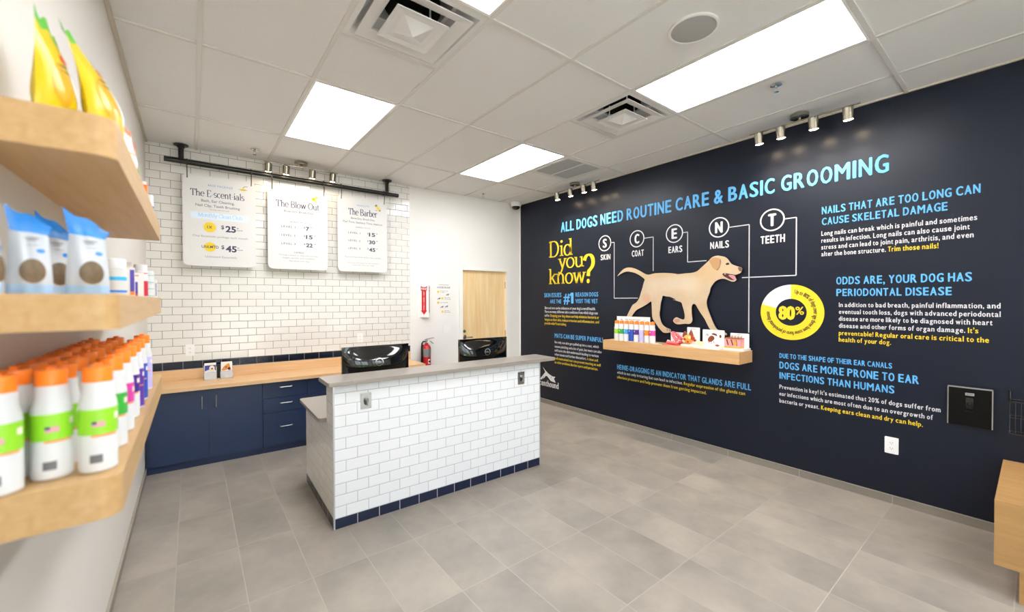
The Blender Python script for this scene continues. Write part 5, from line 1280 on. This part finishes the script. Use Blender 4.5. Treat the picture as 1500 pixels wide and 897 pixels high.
bm = nb(); prism(bm, [(0.0, 0.1), (0.018, 0.1), (0.03, 0.05), (0.006, 0.05)], -0.1615, -0.16); obj('gland', bm, AMBER, bl)
bm = nb()
for i in range(14):
    x = -0.075+i*0.0095; tube(bm, [(x, -0.15+0.03*(i % 3), 0.112), (x+0.006, -0.15+0.03*(i % 3), 0.128), (x+0.014, -0.15+0.03*(i % 3), 0.138)], [0.0022, 0.0016, 0.0006], 5)
obj('hairs', bm, M('model_hair', '#4a3a24', 0.5), bl)

# ------------------------------------------------------------------ dispenser, wire basket, bench
t = wthing('bag_dispenser', 'black square wall dispenser with silver edges low on the navy wall', 'dispenser', 4.864, 0.67)
bm = nb(); prism(bm, rect(-0.101, 0.101, 0, 0.26), -0.022, -0.0006); obj('housing', bm, M('dispenser_black', '#0a0a08', 0.5, spec=0.15), t, bevel=0.002)
bm = nb()
for q in ((-0.101, 0.101, 0.252, 0.261), (-0.1025, -0.097, 0.0, 0.252), (0.097, 0.1025, 0.0, 0.252)): box(bm, q[0], q[1], -0.025, -0.0222, q[2], q[3])
obj('edge_trim', bm, STEEL, t)
bm = nb(); box(bm, -0.02, 0.02, -0.0245, -0.0222, 0.205, 0.222); lb = obj('label_plate', bm, M('label_grey', '#9a9a98', 0.4), t)
bm = nb(); text(bm, 'BAGS', 0, 0.209, 0.009, 0.03, 'C', -0.0248); obj('label_lettering', bm, INK, lb)
bm = nb(); box(bm, -0.017, 0.017, -0.024, -0.0222, 0.115, 0.19); lathe(bm, [(0.012, 0.022), (0.012, 0.036), (0.008, 0.04), (0, 0.04)], 16, (0.0, 0, 0.15), axis='Y'); box(bm, -0.02, 0.02, -0.034, -0.022, 0.098, 0.104); obj('latch', bm, GLOSSBLACK, t)
t = wthing('wire_basket', 'black wire basket on the navy wall at the right edge of the photo', 'basket', 5.15, 0.68)
bm = nb()
def wire(pts, r=0.003): tube(bm, pts, r, 6)
for z in (0.0, 0.1, 0.2): wire([(-0.115, -0.003, z), (-0.115, -0.1, z), (0.115, -0.1, z), (0.115, -0.003, z), (-0.115, -0.003, z)], 0.004 if z == 0.2 else 0.003)
for i in range(11):
    x = -0.115+i*0.023; wire([(x, -0.1, 0.2), (x, -0.1, 0.0), (x, -0.003, 0.0), (x, -0.003, 0.2)], 0.002)
for y in (-0.035, -0.068):
    for x in (-0.115, 0.115): wire([(x, y, 0.0), (x, y, 0.2)], 0.002)
obj('wires', bm, BLACK, t)
bm = nb()
for x in (-0.115, 0.115): tube(bm, [(x, -0.004, 0.2), (x, -0.004, 0.255), (x, -0.012, 0.262)], 0.006, 8)
obj('hanger', bm, BLACK, t)
t = thing('wood_bench', 'light wood bench on a wood plinth against the navy wall at the right edge', 'bench', (3.99, -5.55, 0))
bm = nb(); box(bm, -0.437, 0.419, -0.6, 0.54, 0.16, 0.492); obj('seat_box', bm, wood('bench_maple', '#a37d4d', '#b18b59', 1), t, bevel=0.003)
bm = nb(); box(bm, -0.432, 0.41, -0.58, 0.457, 0.0005, 0.16); obj('plinth', bm, wood('bench_maple'  , '#a37d4d', '#b18b59', 1), t)

# ------------------------------------------------------------------ product shelves on the left wall
def lshelf(lab, z0, z1):
    t = thing('product_shelf', lab, 'shelf', (0.0008, -3.16, z0), 0, 'light wood shelves on the left wall')
    pts = [(0.0, 0.77), (0.0, -0.772)]
    pts += [(0.17+0.038*math.cos(math.radians(a)), -0.734+0.038*math.sin(math.radians(a))) for a in range(-90, 1, 10)]
    pts += [(0.19+0.018*math.cos(math.radians(a)), 0.752+0.018*math.sin(math.radians(a))) for a in range(0, 91, 15)]
    bm = nb(); prism(bm, pts, 0, z1-z0, 'XY'); obj('board', bm, MAPLE_Y, t, bevel=0.0015, seg=1)
lshelf('top light wood shelf on the left wall, holding the yellow pouches', 1.822, 1.905)
lshelf('middle light wood shelf on the left wall, holding the blue and white pouches', 1.458, 1.533)
lshelf('bottom light wood shelf on the left wall, holding orange-capped bottles', 1.06, 1.145)
GB = 'orange-capped bottles on the bottom left shelf'
ordn = ['nearest', 'second', 'third', 'fourth', 'fifth', 'sixth', 'seventh', 'eighth']
for nm, x, rows in (('front-edge row', 0.1655, [('lime', -3.852), ('green', -3.675), ('magenta', -3.515), ('purple', -3.35), ('violet', -3.20), ('deep blue', -3.05), ('lavender', -2.82)]),
                    ('middle row', 0.0945, [('lime', -3.845), ('lime', -3.755), ('green', -3.62), ('magenta', -3.49), ('purple', -3.36), ('violet', -3.22), ('deep blue', -3.08), ('lavender', -2.9)]),
                    ('wall-side row', 0.034, [('lime', -3.895), ('lime', -3.80), ('green', -3.68), ('magenta', -3.56), ('purple', -3.43), ('violet', -3.29), ('deep blue', -3.14), ('lavender', -2.96)])):
    for i, (c, y) in enumerate(rows):
        bottle(c, (x, y, 1.1455), random.uniform(-0.15, 0.15), 'orange-capped %s bottle, %s, %s, bottom left shelf' % (c, ordn[i] if i == 0 else ordn[i]+' from near end', nm), GB)

# pouches
def pouch(name, label, loc, rz, w, h, d, mats, group=None, lean=0.0, window=True, twist=0.0, taper=0.25, peak=0.0, marks=(), sv=0.78, flare=0.0, slant=0.0, wav=0.004):
    """stand-up pouch: mats = dict(body, seal, base, window); front faces local -y"""
    t = thing(name, label, 'treat pouch', loc, rz, group)
    def P(u, v, side):
        th = d/2*(min(1, 0.55+1.6*v) if v < 0.28 else max(0.03, 1-((v-0.28)/0.6)**1.3))
        hw = w/2*(1-taper*max(0, v-0.1)**1.2)
        if v > sv: hw *= 1+flare*(v-sv)/(1-sv)
        bulge = max(0.0, 1-abs(u)**2.2)**0.75
        cr = 0.004*math.sin(9*u+5*v)*(1-v)
        x = u*hw; y = side*(th*bulge)+lean*v*v+cr*0.5
        tw = twist*max(0, v-0.6)
        x2 = x*math.cos(tw)-y*math.sin(tw); y2 = x*math.sin(tw)+y*math.cos(tw)
        z = h*v*(1+peak*(u)*max(0, v-0.8))
        if v > 0.74: z += (wav*math.sin(5*u+1)-slant*u)*(v-0.74)/0.26
        return (x2, y2, z+0.0006)
    def shell(v0, v1, nv, bottom=False):
        bm = nb(); nu = 16
        for side in (-1, 1):
            g = [[bm.verts.new(P(-1+2*i/nu, v0+(v1-v0)*j/nv, side)) for i in range(nu+1)] for j in range(nv+1)]
            for j in range(nv):
                for i in range(nu):
                    q = (g[j][i], g[j][i+1], g[j+1][i+1], g[j+1][i])
                    bm.faces.new(q if side < 0 else tuple(reversed(q)))
            if bottom:
                if side < 0: gb = g[0]
                else:
                    for i in range(nu): bm.faces.new((gb[i+1], gb[i], g[0][i], g[0][i+1]))
        bmesh.ops.remove_doubles(bm, verts=bm.verts[:], dist=0.0002)
        return bm
    bdy = obj('body', shell(0.12, sv, 12), mats['body'], t, smooth=True)
    obj('top_seal', shell(sv, 1.0, 5), mats['seal'], t, smooth=True)
    obj('base_band', shell(0.0, 0.12, 3, True), mats['base'], t, smooth=True)
    def uvpatch(nm, cu, cv, ru, rv, mat, off):
        bm = nb(); rings = []
        for k in range(0, 5):
            rings.append([bm.verts.new((lambda p: (p[0], p[1]-off, p[2]))(P(cu+ru*k/4*math.cos(2*PI*i/24), cv+rv*k/4*math.sin(2*PI*i/24), -1))) for i in range(24)] if k else [bm.verts.new((lambda p: (p[0], p[1]-off, p[2]))(P(cu, cv, -1)))])
        for i in range(24):
            j = (i+1) % 24; bm.faces.new((rings[0][0], rings[1][i], rings[1][j]))
            for k in range(1, 4): bm.faces.new((rings[k][i], rings[k+1][i], rings[k+1][j], rings[k][j]))
        obj(nm, bm, mat, bdy, smooth=True)
    if window: uvpatch('window', 0.08, 0.29, 0.6, 0.155, mats['window'], 0.0012)
    for nm, cu, cv, ru, rv, m in marks: uvpatch(nm, cu, cv, ru, rv, m, 0.0016)
    return t
PB = M('pouch_blue', '#2f86e0', 0.25, var=0.08, scale=25); PW = M('pouch_white', '#c9d0d9', 0.25, var=0.05, scale=20); PLB = M('pouch_pale_blue', '#a9cdf2', 0.25, var=0.08)
TR = M('treat_brown', '#6b5a45', 0.5, var=0.5, scale=70)
pm = dict(body=PW, seal=PB, base=PLB, window=TR)
mk = (('title_print', 0.1, 0.71, 0.42, 0.008, GREYINK), ('title_print', 0.05, 0.68, 0.28, 0.006, GREYINK), ('tagline_print', 0.15, 0.62, 0.35, 0.005, PALEINK), ('blue_tab', 0.5, 0.55, 0.22, 0.028, PB))
GP = 'blue and white treat pouches on the middle left shelf'
SM = 1.5335
pouch('treat_pouch', 'blue and white pouch cut by the left photo edge, middle left shelf', (0.023, -3.885, SM), 1.45, 0.09, 0.165, 0.03, pm, GP, marks=mk)
pouch('treat_pouch', 'blue and white pouch with the brightest blue top, middle left shelf', (0.058, -3.80, SM), 0.3, 0.068, 0.168, 0.042, pm, GP, twist=0.8, marks=mk, taper=0.3, flare=0.45, slant=0.016)
pouch('treat_pouch', 'small blue and white pouch furthest back by the wall, middle left shelf', (0.044, -3.52, SM), 0.6, 0.084, 0.195, 0.04, pm, GP, twist=0.6, marks=mk, taper=0.35, flare=0.4, slant=0.02)
pouch('treat_pouch', 'blue and white pouch with a round treat window, beside the white tub', (0.138, -3.745, SM), 0.35, 0.076, 0.176, 0.046, pm, GP, twist=-0.5, marks=mk, taper=0.35, flare=0.5, slant=0.024)
PY = M('pouch_yellow', '#d0b610', 0.28, var=0.1, scale=14); PYO = M('pouch_yellow_gold', '#cf9c14', 0.28, var=0.12, scale=14); PG = M('pouch_green', '#54a83a', 0.3); PRED = M('pouch_red', '#cf3a34', 0.3)
ym = dict(body=PY, seal=PG, base=PY, window=PYO)
ST = 1.9055
GY = 'yellow pouches on the top left shelf'
ymk = (('red_print', 0.35, 0.68, 0.3, 0.045, PRED), ('gold_field', -0.25, 0.4, 0.4, 0.2, PYO), ('pale_stripe', 0.3, 0.45, 0.08, 0.25, PAPER), ('dark_print', 0.0, 0.6, 0.3, 0.012, M('print_olive', '#6d5a16', 0.5)), ('dark_print', 0.15, 0.55, 0.4, 0.01, M('print_olive', '#6d5a16', 0.5)))
pouch('treat_pouch', 'yellow pouch with a green tip, left one of two on the top left shelf', (0.096, -3.765, ST), 1.15, 0.12, 0.24, 0.06, dict(body=PY, seal=PG, base=PY, window=PYO), GY, lean=0.02, twist=0.3, taper=0.55, peak=0.15, marks=ymk, window=False, sv=0.9, wav=0.01, slant=0.02)
pouch('treat_pouch', 'yellow pouch with a green tip, right one of two on the top left shelf', (0.17, -3.715, ST), 1.15, 0.12, 0.255, 0.06, dict(body=PY, seal=PG, base=PY, window=PYO), GY, lean=0.07, twist=0.3, taper=0.5, peak=0.15, marks=ymk, window=False, sv=0.9, wav=0.01, slant=0.02)
pouch('treat_pouch', 'white and orange pouch just past the yellow pouches on the top left shelf', (0.168, -3.40, ST), 1.2, 0.12, 0.15, 0.06, dict(body=PAPER, seal=M('pouch_orange', '#e8642a', 0.3), base=PAPER, window=PAPER), None, window=False, marks=(('orange_stripe', 0.0, 0.45, 0.9, 0.03, ORANGE),))
pouch('treat_pouch', 'tall orange pouch with a green mark further along the top left shelf', (0.163, -3.17, ST), 1.45, 0.12, 0.17, 0.05, dict(body=M('pouch_orange', '#e8642a', 0.3), seal=M('pouch_orange', '#e8642a', 0.3), base=M('pouch_rust', '#b5532a', 0.3), window=PAPER), None, lean=-0.01, window=False, marks=(('green_mark', 0.0, 0.4, 0.4, 0.06, PG), ('rust_print', 0.1, 0.62, 0.4, 0.08, M('pouch_rust', '#b5532a', 0.3))))
for k, (lx, ly) in enumerate(((0.0, 0.0),)): pass

def carton(label, loc, rz, w, d, h, mat, side, extra=()):
    t = thing('product_carton', label, 'carton', loc, rz)
    bm = nb(); box(bm, -w/2, w/2, -d/2, d/2, 0.0006, h); b_ = obj('carton', bm, mat, t, bevel=0.0012, seg=1)
    for nm, x0, x1, z0, z1, m in side:
        bm = nb(); flat(bm, rect(x0*w, x1*w, z0*h, z1*h), -d/2-0.0004)
        obj(nm, bm, m, b_)
    return t
VI = M('print_violet', '#4b3aa8', 0.4); CR = M('print_crimson', '#c8324c', 0.4); TL = M('print_teal', '#7fcab5', 0.4)
def tub(name, label, loc, r, h, capm, bands, rz=0, lid=0.25):
    t = thing(name, label, 'tub', loc, rz)
    bm = nb(); lathe(bm, [(0, 0.0006), (r*0.95, 0.0006), (r, 0.004), (r, h*(1-lid)), (r*0.9, h*(1-lid)+0.003), (0, h*(1-lid)+0.003)], 24); obj('tub', bm, BOTTLE, t, smooth=True)
    bm = nb(); lathe(bm, [(r*0.97, h*(1-lid)+0.0035), (r*0.97, h-0.003), (r*0.9, h), (0, h)], 24); obj('lid', bm, capm, t, smooth=True)
    for nm, z0, z1, m in bands:
        bm = nb(); lathe(bm, [(r+0.0005, z0*h), (r+0.0005, z1*h)], 24, cap=False); obj(nm, bm, m, t, smooth=True)
    return t
tub('supplement_tub', 'white round tub with a blue label band beside the pouches', (0.138, -3.33, SM), 0.03, 0.118, BOTTLE, [('blue_band', 0.42, 0.52, M('band_blue', '#37b1ea', 0.4)), ('blue_mark', 0.1, 0.16, PB)], lid=0.3)
carton('white carton with a purple and orange stripe on the middle left shelf', (0.148, -3.12, SM), 0.1, 0.045, 0.03, 0.105, PAPER, [('purple_stripe', 0.2, 0.46, 0.18, 0.92, VI), ('orange_end', 0.2, 0.46, 0.06, 0.18, ORANGE)])
carton('white carton with a purple and pink stripe on the middle left shelf', (0.158, -2.96, SM), 0.1, 0.05, 0.03, 0.095, PAPER, [('purple_stripe', -0.2, 0.15, 0.15, 0.62, VI), ('pink_end', -0.2, 0.15, 0.05, 0.15, CR), ('red_line', -0.3, 0.2, 0.86, 0.9, CR)])
tub('supplement_tub', 'white bottle with a crimson label on the middle left shelf', (0.166, -2.84, SM), 0.022, 0.135, BOTTLE, [('crimson_label', 0.04, 0.5, CR), ('red_line', 0.72, 0.75, CR)], lid=0.2)
for k, z in enumerate((0, 0.0585)):
    tub('paste_jar', 'small white jar with teal bands, %s of a stacked pair on the middle left shelf' % ('lower' if k == 0 else 'upper'), (0.176, -2.72, SM+z), 0.025, 0.058, BOTTLE, [('teal_band', 0.1, 0.16, TL), ('teal_band', 0.62, 0.68, TL)], lid=0.3)
carton('short white carton at the far front corner of the middle left shelf', (0.184, -2.56, SM), 0.0, 0.036, 0.04, 0.085, PAPER, [('violet_edge', 0.42, 0.49, 0.1, 0.8, VI)])
carton('tall white carton with a grey dot, left of two, middle left shelf', (0.03, -2.47, SM), 0.0, 0.045, 0.03, 0.172, PAPER, [('grey_dot', 0.0, 0.15, 0.78, 0.83, GREYPL), ('yellow_edge', 0.38, 0.48, 0.55, 0.85, PALEYEL)])
carton('tall white carton with a grey dot, right of two, middle left shelf', (0.088, -2.47, SM), 0.0, 0.045, 0.03, 0.168, PAPER, [('grey_dot', 0.0, 0.15, 0.78, 0.83, GREYPL), ('yellow_edge', 0.38, 0.48, 0.55, 0.85, PALEYEL)])
carton('small orange carton with a white top on the top left shelf', (0.178, -2.93, ST), 0.0, 0.036, 0.05, 0.085, M('carton_orange', '#f07a22', 0.4), [('white_top', -0.5, 0.5, 0.86, 1.0, PAPER), ('dark_print', -0.3, 0.4, 0.1, 0.3, INK)])
tub('supplement_tub', 'small white bottle with a blue band at the far end of the top left shelf', (0.184, -2.66, ST), 0.016, 0.09, BOTTLE, [('blue_band', 0.15, 0.45, PB)], lid=0.25)

bpy.context.view_layer.update()
